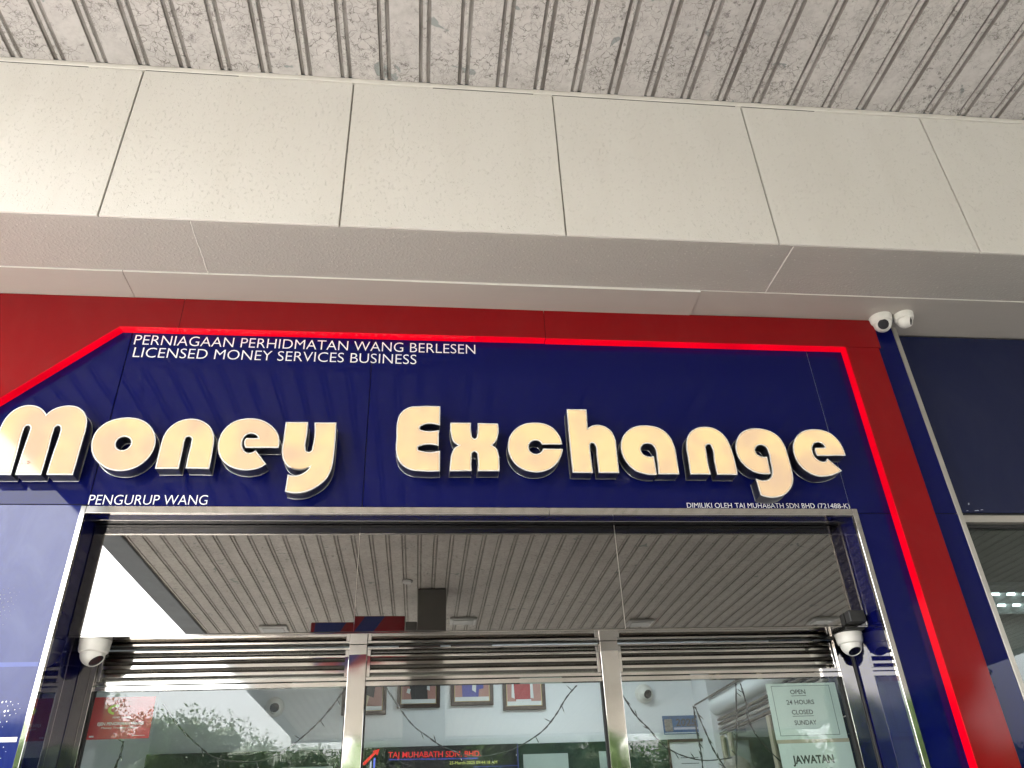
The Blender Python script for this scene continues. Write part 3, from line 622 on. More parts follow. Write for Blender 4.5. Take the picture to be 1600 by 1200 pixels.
# glowing inner edge pieces
def glow(pts): return MB().prism(pts, YR + .0015, -.0008).build('glowing_edge', M['neon'], red)
t_ = .003
glow([(-1.742, 4.3015), (-1.4195, 4.3015), (-1.4195, 4.3015 - t_), (-1.7405, 4.3015 - t_)])
glow([(-1.4165, 4.3015), (.7055, 4.3015), (.7055, 4.3015 - t_), (-1.4165, 4.3015 - t_)])
glow([(.7085, 4.2993), (2.611, 4.2965), (2.608, 4.2965 - t_), (.7085, 4.2993 - t_)])
glow([(2.6115, 4.293), (2.6115 - t_, 4.293), (2.6115 - t_, 0), (2.6115, 0)])
d_ = Vector((-1.742 + 3.6, 4.302 - 2.51)).normalized(); nn = (d_.y * t_, -d_.x * t_)
glow([(-3.599, 2.5095), (-1.7425, 4.3010), (-1.7425 + nn[0], 4.3010 + nn[1]), (-3.599 + nn[0], 2.5095 + nn[1])])

# ================================================================== BIG LETTERS
sign = thing('letter_sign', 'large illuminated warm white channel letters reading Money Exchange on the navy fascia', 'sign', (0.3, 0, 3.4))
def smooth(pts, n=7):
    out = []; N = len(pts)
    for i in range(N):
        p0, p1, p2, p3 = pts[i - 1], pts[i], pts[(i + 1) % N], pts[(i + 2) % N]
        P1 = Vector(p1[:2]); P2 = Vector(p2[:2]); L = (P2 - P1).length
        a = Vector(p0[:2]); b = Vector(p3[:2])
        def tang(A, B, Cc):   # centripetal style tangent at B
            d1 = max((B - A).length, 1e-6); d2 = max((Cc - B).length, 1e-6)
            return ((B - A) / d1 * d2 + (Cc - B) / d2 * d1) / (d1 + d2)
        T1 = (P2 - P1) / L if p1[2] else tang(a, P1, P2)
        T2 = (P2 - P1) / L if p2[2] else tang(P1, P2, b)
        if p1[2] and not p2[2]:
            dd = (P2 - P1) / L; T1 = (2 * dd - T2)
        if p2[2] and not p1[2]:
            dd = (P2 - P1) / L; T2 = (2 * dd - T1)
        k = 1 if (p1[2] and p2[2]) else n
        for j in range(k):
            t = j / k; h = (2*t**3 - 3*t**2 + 1, t**3 - 2*t**2 + t, -2*t**3 + 3*t**2, t**3 - t**2)
            out.append(P1 * h[0] + T1 * (L * h[1]) + P2 * h[2] + T2 * (L * h[3]))
    return out
def area(p): return sum(p[i - 1].x * p[i].y - p[i].x * p[i - 1].y for i in range(len(p))) / 2
def inset(p, d):
    """shrink a counter-clockwise outline by d (grow for clockwise holes)"""
    n = len(p); out = []
    for i in range(n):
        a, b, c = p[i - 1], p[i], p[(i + 1) % n]
        e1 = (b - a).normalized(); e2 = (c - b).normalized()
        n1 = Vector((-e1.y, e1.x)); n2 = Vector((-e2.y, e2.x)); m = n1 + n2
        if m.length < .2: m = n1
        m.normalize(); s = 1 / max(m.dot(n1), .5); out.append(b + m * d * s)
    return out
def cap_bm(loops, y0, y1, sides=True, front=True, back=False):
    """solid from 2-D loops (first outer, rest holes)"""
    b = bmesh.new(); A = []; B = []
    for lp in loops:
        A += [b.verts.new((v.x, y0, v.y)) for v in lp]; B += [b.verts.new((v.x, y1, v.y)) for v in lp]
    tris = tessellate_polygon([[Vector((v.x, v.y, 0)) for v in lp] for lp in loops])
    for t in tris:
        if front: 
            try: b.faces.new([A[i] for i in t])
            except ValueError: pass
        if back:
            try: b.faces.new([B[i] for i in t])
            except ValueError: pass
    if sides:
        s = 0
        for lp in loops:
            n = len(lp)
            for i in range(n):
                j = (i + 1) % n
                b.faces.new((A[s + i], B[s + i], B[s + j], A[s + j]))
            s += n
    bmesh.ops.recalc_face_normals(b, faces=b.faces[:])
    return b
def ring_bm(outer, inner, y):
    b = bmesh.new()
    for o_, i_ in zip(outer, inner):
        A = [b.verts.new((v.x, y, v.y)) for v in o_]; B = [b.verts.new((v.x, y - .0012, v.y)) for v in i_]
        n = len(A)
        for k in range(n): b.faces.new((A[k], A[(k + 1) % n], B[(k + 1) % n], B[k]))
    bmesh.ops.recalc_face_normals(b, faces=b.faces[:]); return b
for li, (ch, contours) in enumerate(LETTERS):
    loops = []
    for i, cc in enumerate(contours):
        lp = smooth(cc)
        if (area(lp) > 0) != (i == 0): lp.reverse()
        loops.append(lp)
    xs = [v.x for v in loops[0]]
    bx = MB(); bx.add(cap_bm(loops, -.094, -.014, True, True, True), 0)
    L0 = bx.build('letter', M['return'], sign, True, label='illuminated letter %s' % (ch if ch not in 'ne' else ch + (' of Money' if li < 5 else ' of Exchange')))
    bk = MB(); grow = [inset(lp, -.0022) for lp in loops]; bk.add(cap_bm(grow, -.0138, -.0115, True, True, True)); bk.build('back_edge', M['backplate'], L0)
    rim = MB(); rim.add(cap_bm([inset(lp, -.0015) for lp in loops], -.0965, -.0935, True, True, True)); rim.build('trim', M['trim'], L0)
    fl = [inset(lp, .0052) for lp in loops]
    fc = MB(); fc.add(cap_bm(fl, -.0985, -.0967, True, True, True)); fc.build('face', M['letter'], L0)
    cx = sum(xs) / len(xs)
    if li == 0:
        rg_ = random.Random(9)
        for k in range(9):
            px_ = -1.985 + rg_.gauss(0, .012); pz_ = 3.412 + abs(rg_.gauss(0, .012)); a_ = rg_.uniform(.002, .006)
            MB().prism([(px_, pz_), (px_ + a_, pz_ + a_ * .4), (px_ + a_ * 1.3, pz_ + a_ * 1.6), (px_ + .2 * a_, pz_ + a_)], -.0989, -.0986).build('stain', M['rust'], L0)
    for dx in (-.06, .06): MB().box(cx + dx - .006, cx + dx + .006, -.0112, -.0003, 3.52, 3.532).build('standoff', M['steel'], L0)

# ================================================================== ENTRANCE SURROUND
XL = -1.686; XRt = 2.376; YG = .14; YS = .39
fr = thing('entrance_surround', 'polished steel trim and navy reveals lining the recessed shop entrance', 'door surround', (.3, 0, 0))
st = M['steel']
MB().box(-1.7115, XL - .001, -.014, .0115, 0, 3.2265, bev=.0015).build('trim_side', st, fr)
MB().box(XRt + .001, 2.4065, -.014, .0115, 0, 3.2265, bev=.0015).build('trim_side', st, fr)
MB().box(XL, .665, -.013, .0115, 3.1885, 3.2262, bev=.0015).build('trim_head', st, fr)
MB().box(.667, XRt, -.013, .0115, 3.1885, 3.2262, bev=.0015).build('trim_head', st, fr)
MB().box(XL - .012, XL, .0125, .50, 0.0, 3.2).build('reveal_panel', M['blue_side'], fr)
MB().box(XL - .0005, XL + .002, .2195, .2225, 0.0, 2.612).build('reveal_bead', st, fr)
MB().box(XRt, XRt + .012, .0125, .50, 0.0, 3.2).build('reveal_panel', M['blue_side'], fr)
MB().box(XL, XRt, .0125, .085, 3.190, 3.202).build('head_panel', M['blue_under'], fr)
MB().box(XL, XRt, .0855, .0885, 3.1868, 3.20, bev=.0008).build('head_bead', st, fr)
MB().box(XL, XRt, 0.089, YG + .02, 3.189, 3.202).build('head_channel', M['black_gloss'], fr)

tr = thing('transom_window', 'wide dark mirror-like glass band over the shop doors reflecting the canopy ceiling', 'window', (.3, YG, 2.63))
MB().box(XL + .002, XRt - .002, YG + .03, .44, 2.622, 3.188).build('header_core', M['black'], tr)
MB().box(XL + .002, XRt - .002, YG + .001, .385, 2.6145, 2.6215, bev=.0008).build('underside_panel', M['under_steel'], tr)
panes = [(XL + .003, -.3375, TILT[0]), (-.3335, 1.0475, TILT[1]), (1.0505, XRt - .012, TILT[2])]
for xa, xb, ti in panes:
    cx = (xa + xb) / 2; cz = (2.623 + 3.186) / 2
    o = MB().box(-(xb - xa) / 2, (xb - xa) / 2, 0, .008, -.2815, .2815, bev=.0008).build('glass_pane', M['mirror']); o.parent = tr
    o.location = Vector((cx, YG, cz)) - Vector(tr.location); o.rotation_euler = (math.radians(ti[0]), 0, math.radians(ti[1]))
MB().box(-.3372, -.3338, YG - .003, YG + .006, 2.623, 3.186).build('joint_strip', st, tr)
MB().box(1.0478, 1.0502, YG - .003, YG + .006, 2.623, 3.186).build('joint_strip', M['alu'], tr)
MB().box(XRt - .0115, XRt - .004, YG - .004, YG + .01, 2.623, 3.186).build('edge_strip', st, tr)

# ================================================================== SHOP FRONT
sf = thing('storefront', 'stainless steel door frames with louvre slats over three glazed bays', 'shop front', (.3, YS, 0))
def post(xa, xb, proud=.0):
    t = MB().box(xa, xb, YS - .02 - proud, YS + .04, 0.0, 2.6135, bev=.0018, seg=2).build('post', st, sf)
    return t
post(XL + .001, -1.603); post(-.371, -.279, .006); post(.956, 1.054, .006); post(2.283, XRt - .001)
bays = [(-1.602, -.372), (-.278, .955), (1.055, 2.282)]
for bi, (xa, xb) in enumerate(bays):
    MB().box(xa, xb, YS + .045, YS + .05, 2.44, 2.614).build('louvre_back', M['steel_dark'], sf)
    def slat(z0, z1, x0=xa, x1=xb, blade=True, y=YS):
        q = MB()
        h = z1 - z0
        q.prismx([(y, z0), (y, z1 - .002), (y + .002, z1), (y + .009, z1), (y + .036, z1 + .016), (y + .036, z1 + .012), (y + .012, z0)] if blade else
                 [(y, z0 + .001), (y, z1 - .001), (y + .03, z1), (y + .03, z0)], x0, x1)
        return q.build('louvre_slat' if blade else 'rail', st, sf)
    slat(2.592, 2.603, blade=False, y=YS - .006)
    for sx in (xa + .0005, xb - .0185): MB().box(sx, sx + .018, YS - .006, YS + .04, 2.4565, 2.5915, bev=.001).build('stile', st, sf)
    for z0, z1 in ((2.5540, 2.5680), (2.5165, 2.5345), (2.4780, 2.4935)): slat(z0, z1, xa + .019, xb - .019)
    slat(2.4390, 2.4555, blade=False, y=YS - .006); slat(2.4115, 2.4345, blade=False, y=YS - .004)
    MB().box(xa + .004, xb - .004, YS + .012, YS + .018, .45, 2.412).build('glass_pane', M['glass'], sf)
    for sx in (xa + .0005, xb - .0065): MB().box(sx, sx + .006, YS, YS + .03, .45, 2.411).build('gasket', M['black'], sf)
    slat(.31, .45, blade=False)

# ================================================================== CAMERAS
def turret(name, base, r, aim, label, group=None, up=(0, 0, 1), h=.72):
    """dome-style security camera: base plate and collar on a surface, eyeball turned towards aim"""
    t = thing(name, label, 'security camera', base, group)
    Z = Vector(up).normalized(); base = Vector(base)
    R = Z.to_track_quat('Z', 'Y').to_matrix().to_4x4(); T = Matrix.Translation(base) @ R
    # local +z points away from the surface
    MB().lathe([(r, 0), (r, .10 * r), (r * .97, .16 * r), (r * .955, (h - .30) * r), (r * .90, (h - .10) * r), (r * .80, (h - .02) * r), (r * .5, h * r)], 40, T).build('base', M['cam_white'], t, True)
    c = base + Z * r * h
    d = (Vector(aim) - c).normalized(); Rb = d.to_track_quat('Z', 'Y').to_matrix().to_4x4(); Tb = Matrix.Translation(c) @ Rb
    rb = r * .78
    pr_ = [(rb * math.sin(a), -rb * math.cos(a)) for a in [math.radians(v) for v in range(3, 131, 8)]]
    pr_ += [(rb * .74, rb * .72), (rb * .66, rb * .80), (rb * .62, rb * .80), (rb * .60, rb * .70)]
    eb = MB().lathe(pr_, 40, Tb).build('eyeball', M['cam_white'], t, True)
    MB().lathe([(rb * .595, rb * .70), (rb * .595, rb * .745), (rb * .57, rb * .75), (.001, rb * .75)], 32, Tb).build('lens_window', M['cam_black'], eb, True)
    MB().lathe([(rb * .20, rb * .7505), (rb * .20, rb * .775), (rb * .15, rb * .77), (.001, rb * .765)], 24, Tb).build('lens', M['cam_black'], eb, True)
    return t
turret('security_camera', (2.893, -.085, ZS - .004), .070, (1.2, -3.4, 1.9), 'white turret camera at the soffit corner with its black lens facing the viewer', up=(0, 0, -1))
turret('security_camera', (3.030, -.118, ZS - .004), .062, (6.2, -3.2, 2.6), 'white turret camera at the soffit corner turned away to the right', up=(0, 0, -1))
cL = turret('security_camera', (-1.578, .212, 2.6142), .073, (-1.578 + .75, .212 - .25, 2.55 - 1.0), 'white turret camera hanging under the left end of the dark glass band', up=(0, 0, -1), h=.85)
cR = turret('security_camera', (2.300, .228, 2.600), .072, (2.300 + .05, .228 - .55, 2.52 - 1.0), 'white turret camera hanging under the black bracket at the right end of the dark glass', up=(0, 0, -1), h=.8)
MB().box(2.255, 2.345, .085, .138, 2.628, 2.69, bev=.004).build('bracket', M['black'], cR)
MB().box(2.243, 2.350, .135, .30, 2.601, 2.6135, bev=.002).build('mount_plate', M['black'], cR)
q = MB(); q.tube([(2.370, .362, 2.61 - i * .1) for i in range(25)], .006, 6); tag(q.build('cable', M['wire']), 'black cable running down the corner of the right door post', 'cable')
turret('security_camera', (-1.090, 2.598, 2.690), .072, (.3, -1.5, 1.0), 'small white turret camera on the back wall seen through the left door glass', up=(0, -1, 0))
turret('security_camera', (1.775, 2.598, 2.728), .072, (2.4, .2, 1.6), 'small white turret camera on the back wall seen through the right door glass', up=(0, -1, 0))

# ================================================================== PICTURES ON THE BACK WALL
def picture(xa, xb, zb, h, kind, label, tilt=0):
    cx = (xa + xb) / 2; t = thing('framed_portrait', label, 'picture', (cx, 2.598, zb), 'framed portraits high on the back wall')
    w = .028; y1 = 2.597; y0 = 2.572
    for a in ((xa, xb, y0, y1, zb, zb + w), (xa, xb, y0, y1, zb + h - w, zb + h), (xa, xa + w, y0 + .001, y1, zb + w, zb + h - w), (xb - w, xb, y0 + .001, y1, zb + w, zb + h - w)):
        MB().box(*a, bev=.003).build('frame', M['wood'], t)
    MB().box(xa + w, xb - w, 2.588, 2.590, zb + w, zb + h - w).build('gold_slip', M['gold'], t)
    ix0, ix1, iz = xa + w + .006, xb - w - .006, zb + w + .006
    MB().box(ix0, ix1, 2.5865, 2.5875, iz, zb + h - w - .006).build('caption_strip', M['white_paper'], t)
    MB().box(ix0 + .001, ix1 - .001, 2.5855, 2.5863, iz + .030, zb + h - w - .007).build('backdrop', M['pink'], t)
    def fig(pts, m, y=2.585): MB().prism([(cx + u, iz + .03 + v) for u, v in pts], y - .0007, y).build('figure', m, t)
    H = h - .1
    if kind == 0:
        fig([(-.10, .0), (.02, .0), (.05, .12), (.09, H), (-.09, H), (-.06, .10)], M['cream_print']); fig([(-.01, .09), (.07, .06), (.10, H * .9), (-.02, H * .9)], M['cloth_black'], 2.584); fig([(-.05, .03), (0, .04), (.005, .08), (-.03, .085)], M['white_paper'], 2.583)
        fig([(-.08, .0), (-.02, .0), (-.02, .04), (-.07, .045)], M['cloth_black'], 2.5825)
    elif kind == 1:
        fig([(-.055, .0), (.07, .0), (.065, .10), (.09, H * .9), (-.09, H * .9), (-.07, .09)], M['cloth_black']); fig([(-.095, .05), (-.07, .04), (-.062, .075), (-.085, .08)], M['white_paper'], 2.584)
        fig([(.062, .07), (.085, .06), (.082, .14), (.066, .14)], M['white_paper'], 2.584)
    elif kind == 2:
        fig([(-.075, .0), (.05, .0), (.055, .055), (.09, .06), (.09, H * .85), (-.09, H * .85)], M['cloth_blue']); fig([(.0, .05), (.03, .03), (.035, .12), (.005, .13)], M['white_paper'], 2.584)
    else:
        fig([(-.065, .0), (.055, .0), (.07, .03), (.06, H * .9), (-.075, H * .9), (-.08, .03)], M['cloth_red']); fig([(-.065, .0), (.055, .0), (.055, .014), (-.065, .014)], M['white_paper'], 2.584)
        fig([(.05, .02), (.075, .02), (.07, .13), (.05, .13)], M['white_paper'], 2.584); fig([(-.10, .03), (-.075, .02), (-.08, .13), (-.095, .13)], M['white_paper'], 2.584)
    fh = iz + .03 + H * .9
    if zb + h - w - fh > .05:
        q = MB(); q.lathe([(.035, 0), (.033, .001)][::-1], 16, Matrix.Translation((cx, 2.5845, fh + .03)) @ Matrix.Rotation(math.pi / 2, 4, 'X') @ Matrix.Scale(1, 4)); q.build('head', M['skin'], t)
picture(-.592, -.255, 2.618, .47, 0, 'framed portrait behind the left steel post, lowest of the row of four')
picture(-.175, .155, 2.660, .47, 1, 'framed portrait of a figure in a black suit, left in the middle door glass')
picture(.237, .570, 2.669, .47, 2, 'framed portrait of a figure in blue patterned clothes, between black suit and red dress')
picture(.644, .980, 2.628, .47, 3, 'framed portrait of a figure in a red and white dress, rightmost of the row')

cal = thing('wall_calendar', 'blue 2025 calendar header with small photo on the back wall', 'calendar', (2.04, 2.598, 2.425))
MB().box(1.900, 2.185, 2.592, 2.597, 2.425, 2.560).build('card', M['sky_print'], cal)
MB().box(1.912, 1.975, 2.5905, 2.5918, 2.445, 2.535).build('photo', M['photo_print'], cal)
MB().box(1.985, 2.184, 2.5905, 2.5918, 2.458, 2.474).build('pale_bar', M['pale_vinyl'], cal)
text_mesh('2025', M['ink'], 'year', cal, 2.000, 2.484, 2.5895, .165, .050, 0.1, 0.02)
MB().box(1.905, 2.184, 2.5905, 2.5918, 2.432, 2.437).build('text_line', M['white_vinyl'], cal)
ct = thing('framed_certificate', 'white certificate in a dark red frame under the blue calendar', 'certificate', (2.06, 2.55, 1.98))
for a in ((1.900, 2.215, 2.53, 2.552, 2.362, 2.383), (1.900, 2.215, 2.53, 2.552, 1.95, 1.967), (1.900, 1.914, 2.531, 2.552, 1.967, 2.366), (2.190, 2.215, 2.531, 2.552, 1.967, 2.362)):
    MB().box(*a, bev=.002).build('frame', M['wood_red'], ct)
MB().box(1.914, 2.196, 2.545, 2.55, 1.967, 2.366).build('sheet', M['white_paper'], ct)
for z in (2.25, 2.21, 2.17, 2.13): MB().box(1.99, 2.13, 2.5435, 2.5448, z, z + .004).build('text_line', M['ink'], ct)

# LED board
led = thing('led_board', 'black led sign board with red company name seen through the middle glass', 'led sign', (.17, 2.5, 1.8))
MB().box(-.43, .736, 2.46, 2.53, 1.75, 2.376, bev=.004).build('board', M['led_board'], led)
text_mesh('TAJ MUHABATH SDN. BHD.', M['led_red'], 'company_name', led, -.221, 2.305, 2.459, .677, .037, 0, 0.01, z1=2.296)
text_mesh('PERNIAGAAN PENGURUPAN WANG BERLESEN - LICENSED MONEY CHANGING BUSINESS', M['led_blue'], 'small_line', led, -.215, 2.288, 2.459, .65, .009, 0, 0, z1=2.279)
text_mesh('25-March-2025 09:44:18 AM', M['led_yellow'], 'date_line', led, .225, 2.248, 2.459, .349, .020, 0, 0, z1=2.244)
for a in ((.728, .7295, 2.10, 2.372), (.40, .7295, 2.226, 2.2275), (.50, .5012, 2.15, 2.226), (.60, .6012, 2.15, 2.226)):
    MB().box(a[0], a[1], 2.458, 2.4595, a[2], a[3]).build('led_line', M['led_blue'], led)
q = MB(); q.prism([(-.402, 2.262), (-.385, 2.262), (-.312, 2.335), (-.300, 2.322), (-.285, 2.366), (-.335, 2.352), (-.325, 2.345), (-.402, 2.275)], 2.4585, 2.4595); q.build('arrow', M['led_red'], led)
q = MB(); q.prism([(-.350, 2.20), (-.338, 2.20), (-.338, 2.29), (-.350, 2.278)], 2.4585, 2.4595); q.build('arrow_bar', M['led_white'], led)
q = MB(); q.prism([(-.325, 2.20), (-.313, 2.20), (-.313, 2.31), (-.325, 2.30)], 2.4585, 2.4595); q.build('arrow_bar', M['led_blue'], led)

# side window and shutter housing on the right of the room
sh = thing('shutter_housing', 'white rounded shutter housing running back along the right side of the room', 'shutter housing', (2.23, 1.5, 2.5))
q = MB(); q.tube([(2.235, .46, 2.567), (2.235, 2.25, 2.567), (2.235, 2.258, 2.567)], .062, 20); q.build('barrel', M['pelmet'], sh, True)
q = MB(); q.box(2.176, 2.20, .46, 2.597, 2.628, 2.640); q.build('top_rail', M['rod'], sh)
sw = thing('side_window', 'beige framed side window with dark louvres below the shutter housing', 'window', (2.25, 1.3, .3))
for i, z in enumerate((2.47, 2.44, 2.41, 2.375)): MB().box(2.215, 2.245, .46, 2.24, z - .008, z + .006, bev=.002).build('louvre_slat', M['rod' if i != 2 else 'alu'], sw)
for y in (2.2, 2.05, 1.3, .5): MB().box(2.22, 2.25, y, y + .05, .3, 2.36, bev=.002).build('frame_post', M['beige_frame'], sw)
MB().box(2.232, 2.238, .46, 2.24, .3, 2.36).build('glass_pane', M['glass_dim'], sw)
for z in (2.30, 2.2, 2.1, 2.0, 1.9): MB().box(2.60, 2.612, .5, 2.2, z, z + .008).build('shelf_bar', M['steel'], sw)
for y in (.8, 1.1, 1.4, 1.7, 2.0): MB().box(2.613, 2.62, y, y + .006, 1.2, 2.36).build('shelf_bar', M['steel'], sw)

# ================================================================== ON THE GLASS
stk = thing('red_sticker', 'red money transfer agent sticker in the upper corner of the left door glass', 'sticker', (-1.44, .409, 2.19))
MB().box(-1.594, -1.305, .4095, .4105, 2.196, 2.389).build('sheet', M['sticker_red'], stk)
def arc(cx, cz, r0, r1, a0, a1, sx=1.0):
    A = [(cx + r0 * math.cos(t) * sx, cz + r0 * math.sin(t)) for t in [a0 + (a1 - a0) * i / 14 for i in range(15)]]
    B = [(cx + r1 * (1 - .0) * math.cos(t) * sx, cz + r1 * math.sin(t)) for t in [a0 + (a1 - a0) * i / 14 for i in range(15)]]
    b = bmesh.new()
    va = [b.verts.new((x, .409, z)) for x, z in A]; vb = [b.verts.new((x, .409, z)) for x, z in B]
    for i in range(14): b.faces.new((va[i], va[i + 1], vb[i + 1], vb[i]))
    r = bmesh.ops.extrude_face_region(b, geom=b.faces[:]); bmesh.ops.translate(b, verts=[v for v in r['geom'] if isinstance(v, bmesh.types.BMVert)], vec=(0, -.0004, 0))
    bmesh.ops.recalc_face_normals(b, faces=b.faces[:]); return b
MB().add(arc(-1.488, 2.330, .013, .023, math.radians(60), math.radians(265), 1.5)).build('swoosh', M['lime'], stk)
def bt(s, x, z, w, h, mat=M['white_paper'], **k): return text_mesh(s, mat, 'print', stk, x, z, .4092, w, h, **k)
bt('MONEY TRANSFER', -1.492, 2.290, .085, .0075); bt('EJEN PENGIRIMAN WANG', -1.556, 2.259, .215, .013, bold=.02); bt('Money Transfer Agent', -1.535, 2.243, .165, .009)
MB().box(-1.583, -1.562, .4088, .4093, 2.206, 2.213).build('print', M['white_paper'], stk); MB().box(-1.385, -1.325, .4088, .4093, 2.209, 2.211).build('print', M['white_paper'], stk)
n1 = thing('opening_hours_notice', 'pale green notice with black border giving opening hours on the right door glass', 'notice', (2.05, .409, 2.10))
MB().box(1.857, 2.252, .4095, .4105, 2.106, 2.386).build('sheet', M['paper'], n1)
for a in ((1.885, 2.214, 2.371, 2.373), (1.885, 2.214, 2.124, 2.126), (1.885, 1.887, 2.126, 2.371), (2.212, 2.214, 2.126, 2.371)): MB().box(a[0], a[1], .4086, .4093, a[2], a[3]).build('border_line', M['ink'], n1)
def nt(s, xc, z, w, h, p_=n1, ul=False, **k):
    text_mesh(s, M['ink'], 'print', p_, xc - w / 2, z, .4092, w, h, **k)
    if ul: MB().box(xc - w / 2, xc + w / 2, .4086, .4093, z - .010, z - .0075).build('underline', M['ink'], p_)
nt('OPEN', 2.030, 2.330, .085, .022, ul=True, bold=.01); nt('24 HOURS', 2.032, 2.278, .155, .022, bold=.01); nt('CLOSED', 2.032, 2.228, .118, .022, ul=True, bold=.01); nt('SUNDAY', 2.037, 2.176, .122, .022, bold=.01)
n2 = thing('vacancy_notice', 'pale green notice headed JAWATAN below the opening hours notice', 'notice', (2.05, .409, 1.8))
MB().box(1.862, 2.256, .4095, .4105, 1.80, 2.088).build('sheet', M['paper'], n2)
nt('JAWATAN', 2.035, 1.992, .225, .036, n2, bold=.035); nt('KOSONG', 2.035, 1.93, .20, .036, n2, bold=.035)
tp = MB().box(1.857, 2.256, .4088, .4112, 2.0885, 2.1055).build('tape_strip', M['beige_frame']); tag(tp, 'narrow brownish strip between the two pale green notices', 'strip')

# fairy lights
def garland(pts, label, seed, bulbs=8, twist=True):
    rg = random.Random(seed); t = thing('string_lights', label, 'string lights', pts[0])
    # resample
    P_ = [Vector(p) for p in pts]; out = []
    for i in range(len(P_) - 1):
        a, b, c, d = P_[max(i - 1, 0)], P_[i], P_[i + 1], P_[min(i + 2, len(P_) - 1)]
        for j in range(6):
            s_ = j / 6; out.append(.5 * ((2 * b) + (-a + c) * s_ + (2 * a - 5 * b + 4 * c - d) * s_ ** 2 + (-a + 3 * b - 3 * c + d) * s_ ** 3))
    out.append(P_[-1])
    for ph in (0, math.pi):
        q = MB(); q.tube([v + Vector((.0028 * math.cos(i * 1.1 + ph) + rg.uniform(-.001, .001), .0028 * math.sin(i * 1.1 + ph), 0)) for i, v in enumerate(out)], .0025, 5); q.build('wire', M['wire'], t)
    for k in range(bulbs):
        i = int((k + .5) / bulbs * (len(out) - 1)); v = out[i]; an = rg.uniform(-.5, .5) + (math.radians(-70) if rg.random() < .6 else math.radians(130))
        d = Vector((math.cos(an), rg.uniform(-.2, .2), math.sin(an))) * .030
        q = MB(); q.tube([v, v + d * .6, v + d], [.0016, .0024, .0024], 5); s_ = q.build('socket', M['wire'], t)
        q = MB(); q.tube([v + d, v + d * 1.22, v + d * 1.32], [.0018, .0018, .0006], 5); q.build('bulb', M['bulb'], s_)
g_ = .45
G = lambda l: [(x, g_, z) for x, z in l]
garland(G([(-1.277, 2.358), (-1.2, 2.267), (-1.075, 2.162), (-.975, 2.102), (-.79, 2.083), (-.658, 2.131), (-.557, 2.207), (-.47, 2.295), (-.383, 2.417)]), 'black string of unlit fairy lights looping across the left door glass', 1, 9)
garland(G([(-.177, 2.416), (-.111, 2.324), (-.033, 2.23), (.049, 2.171), (.13, 2.121), (.275, 2.076), (.437, 2.092), (.544, 2.134), (.64, 2.192), (.712, 2.268), (.769, 2.346), (.829, 2.405)]), 'black string of unlit fairy lights drooping across the middle door glass', 2, 11)
garland(G([(1.071, 2.358), (1.128, 2.255), (1.197, 2.179), (1.247, 2.116), (1.334, 2.059), (1.465, 2.025), (1.614, 2.033)]), 'black string of unlit fairy lights sagging in the right door glass below the calendar', 3, 7)
garland(G([(-1.432, 2.192), (-1.434, 2.129), (-1.446, 2.07), (-1.44, 1.9)]), 'short black string of fairy lights hanging below the red sticker', 4, 5)
garland(G([(1.453, 2.29), (1.449, 2.17), (1.455, 2.08), (1.452, 1.95), (1.45, 1.8)]), 'black light string hanging straight down beside the calendar', 5, 6)
garland(G([(1.46, 2.285), (1.50, 2.15), (1.53, 2.06), (1.59, 1.95), (1.64, 1.8)]), 'black light string slanting down to the right from the corner of the shutter housing', 6, 5)
garland(G([(1.709, 2.398), (1.68, 2.23), (1.66, 2.12), (1.635, 2.0), (1.63, 1.8)]), 'black light string hanging in front of the shutter housing left of the notices', 7, 5)
garland(G([(1.734, 2.398), (1.747, 2.29), (1.74, 2.228), (1.78, 2.12), (1.90, 1.98)]), 'black light string curving behind the left edge of the opening hours notice', 8, 4)

# ================================================================== NEXT DOOR UNIT
nb = thing('neighbour_unit', 'neighbouring shop unit with matt navy panel above a wide grey framed window', 'building', (5, .1, 0))
MB().box(3.013, 3.043, .0, .14, 0.0, 4.505, bev=.002).build('edge_trim', M['alu'], nb)
MB().box(3.046, 6.4, .10, .115, 3.252, 4.506, bev=.002).build('navy_panel', M['blue_matt'], nb)
for xa, za, w_, h_ in ((3.175, 3.30, .010, .014), (3.20, 3.262, .03, .006), (3.24, 3.268, .018, .004), (3.15, 3.262, .012, .004)): MB().prism([(xa, za), (xa + w_, za + h_ * .3), (xa + w_ * .8, za + h_), (xa + w_ * .2, za + h_ * .7)], .0985, .0995).build('paint_chip', M['pale_vinyl'], nb)
MB().box(6.404, 9.0, .10, .115, 3.252, 4.506, bev=.002).build('navy_panel', M['blue_matt'], nb)
MB().box(3.046, 9.0, .112, .20, 3.236, 3.251).build('shadow_gap', M['black'], nb)
MB().box(3.046, 9.0, .092, .18, 3.190, 3.233, bev=.002).build('window_head', M['alu'], nb)
MB().box(3.046, 3.066, .092, .18, 0.3, 3.189, bev=.002).build('window_jamb', M['alu'], nb)
MB().box(3.067, 9.0, .13, .18, 3.172, 3.189).build('gasket', M['black'], nb)
MB().box(3.067, 9.0, .150, .158, .3, 3.171).build('glass_pane', M['glass_dim'], nb)
MB().box(3.046, 9.0, .21, .40, 3.26, ZS).build('wall', M['wall_core'], nb)
MB().box(3.046, 9.0, .1, .25, 0, .29).build('plinth', M['wall_core'], nb)
MB().box(3.046, 9.0, .41, 2.79, 3.42, 3.5).build('room_ceiling', M['wall_core'], nb)
MB().box(2.95, 3.04, .41, 2.79, 0, 3.41).build('party_wall', M['wall_core'], nb)
fx = thing('louvre_light', 'lit fluorescent fitting with white blade louvres behind the neighbouring window', 'ceiling light', (5.2, 2.3, 3.4))
MB().box(4.55, 6.1, 1.95, 2.65, 3.385, 3.415).build('tray', M['fixture'], fx)
